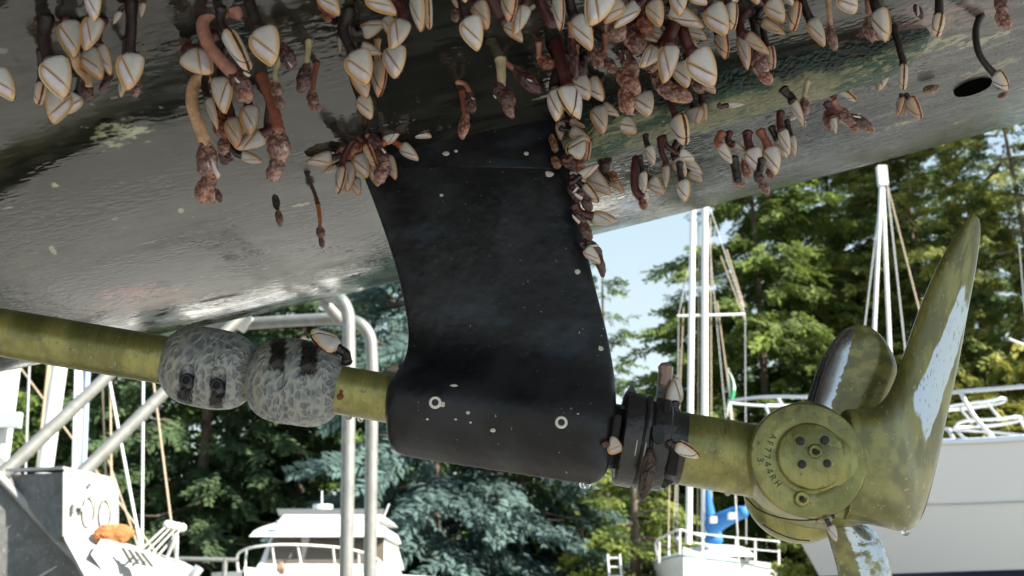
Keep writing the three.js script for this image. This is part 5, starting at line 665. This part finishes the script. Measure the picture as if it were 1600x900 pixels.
const TR = [
  ['spruce_tree', 'blue-green spruce behind the motor yacht, right of the hoop rails', 690, 27, 15, 4.4, 'spruce', blueA, blueB, { dens: 1.5, droop: .32 }],
  ['spruce_tree', 'blue-green spruce under the strut barrel', 800, 29, 13, 3.6, 'spruce', blueA, blueB, { dens: 1.4, droop: .32 }],
  ['spruce_tree', 'dark green spruce behind the left anode', 330, 30, 17, 4.2, 'spruce', drkA, [.12, .19, .08], { dens: 1.5, droop: .3 }],
  ['spruce_tree', 'dark green spruce between anodes and hoop rails', 490, 32, 18, 4.2, 'spruce', drkA, [.12, .19, .08], { dens: 1.4 }],
  ['spruce_tree', 'dark spruce behind the white masts at left', 170, 33, 19, 4.6, 'spruce', drkA, grnB, { dens: 1.3 }],
  ['fir_tree', 'mid-green fir at the left frame edge behind the platform', 20, 31, 18, 4.6, 'fir', grnA, grnB, { dens: 1.2 }],
  ['fir_tree', 'green fir directly behind the strut', 600, 38, 21, 4.6, 'fir', grnA, grnB, { dens: 1.2 }],
  ['fir_tree', 'green fir rising beside the strut\'s right edge', 945, 34, 12.6, 3.0, 'fir', grnA, grnB, { dens: .9, sparse: .3 }],
  ['fir_tree', 'yellow-green young fir below the rope cutter', 985, 25, 5.6, 2.5, 'fir', yelA, [.27, .33, .06], { dens: 2.2, size: .6 }],
  ['fir_tree', 'low green fir behind the boarding ladder', 900, 30, 8.5, 3.0, 'fir', drkA, grnB, { dens: 1.6 }],
  ['fir_tree', 'dark fir behind the white sailboat masts', 1075, 40, 13.6, 3.4, 'fir', drkA, grnB, { dens: 1.2, sparse: .25 }],
  ['fir_tree', 'tall dark fir between sailboat masts and forked mast', 1190, 38, 22, 5.2, 'fir', grnA, [.24, .31, .06], { dens: 2.3, taper: .55, size: .75 }],
  ['fir_tree', 'tall fir behind the forked mast', 1330, 41, 25, 5.6, 'fir', grnA, [.27, .33, .065], { dens: 2.2, taper: .55, size: .7, sparse: .12 }],
  ['fir_tree', 'tall fir behind the raised propeller blade', 1470, 39, 24, 5.4, 'fir', drkA, [.3, .32, .07], { dens: 2.0, taper: .55, sparse: .24, size: .7 }],
  ['fir_tree', 'tall yellow-green fir at the right frame edge', 1610, 36, 23, 5.2, 'fir', grnA, [.36, .36, .075], { dens: 2.0, taper: .55, sparse: .26, size: .7 }],
  ['fir_tree', 'dark fir filling the gap left of the hoop rails', 410, 42, 22, 4.8, 'fir', drkA, grnB, { dens: 1.6 }],
  ['fir_tree', 'dark fir far behind the motor yacht', 740, 44, 22, 4.8, 'fir', drkA, grnB, { dens: 1.6 }],
  ['fir_tree', 'dark fir far behind the white mast at left', 90, 43, 24, 5, 'fir', drkA, grnB, { dens: 1.6 }],
  ['fir_tree', 'far fir behind the blades, between two tall firs', 1400, 50, 25, 5.4, 'fir', drkA, grnB, { dens: 1.8, taper: .6 }],
  ['fir_tree', 'far fir left of the tall firs behind sailboat rigging', 1130, 48, 17, 4.6, 'fir', drkA, grnB, { dens: 1.5, sparse: .15 }],
  ['fir_tree', 'far fir right of the raised blade', 1545, 50, 24, 5.4, 'fir', drkA, grnB, { dens: 1.8, taper: .6 }],
  ['fir_tree', 'far fir behind the strut barrel', 860, 46, 11, 4.2, 'fir', drkA, grnB, { dens: 1.3 }],
  ['fir_tree', 'low far fir below the sky gap', 1015, 50, 9.5, 4.6, 'fir', drkA, grnB, { dens: 1.4 }],
  ['leafy_shrub', 'yellow-green leafy shrub under the propeller hub', 1262, 17, 2.6, 1.1, 'broad', yelA, yelB, { dens: 5, size: .35, base: .1, trunk: .05, group: 'shrubs behind the boats' }],
  ['leafy_shrub', 'yellow-green leafy shrub behind the railing at right edge', 1600, 15, 5.0, 1.3, 'broad', yelA, [.34, .31, .06], { dens: 4, size: .4, base: .3, trunk: .06, group: 'shrubs behind the boats' }],
];
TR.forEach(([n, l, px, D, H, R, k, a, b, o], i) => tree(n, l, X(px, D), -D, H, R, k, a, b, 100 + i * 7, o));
renderer.render(scene, camera);
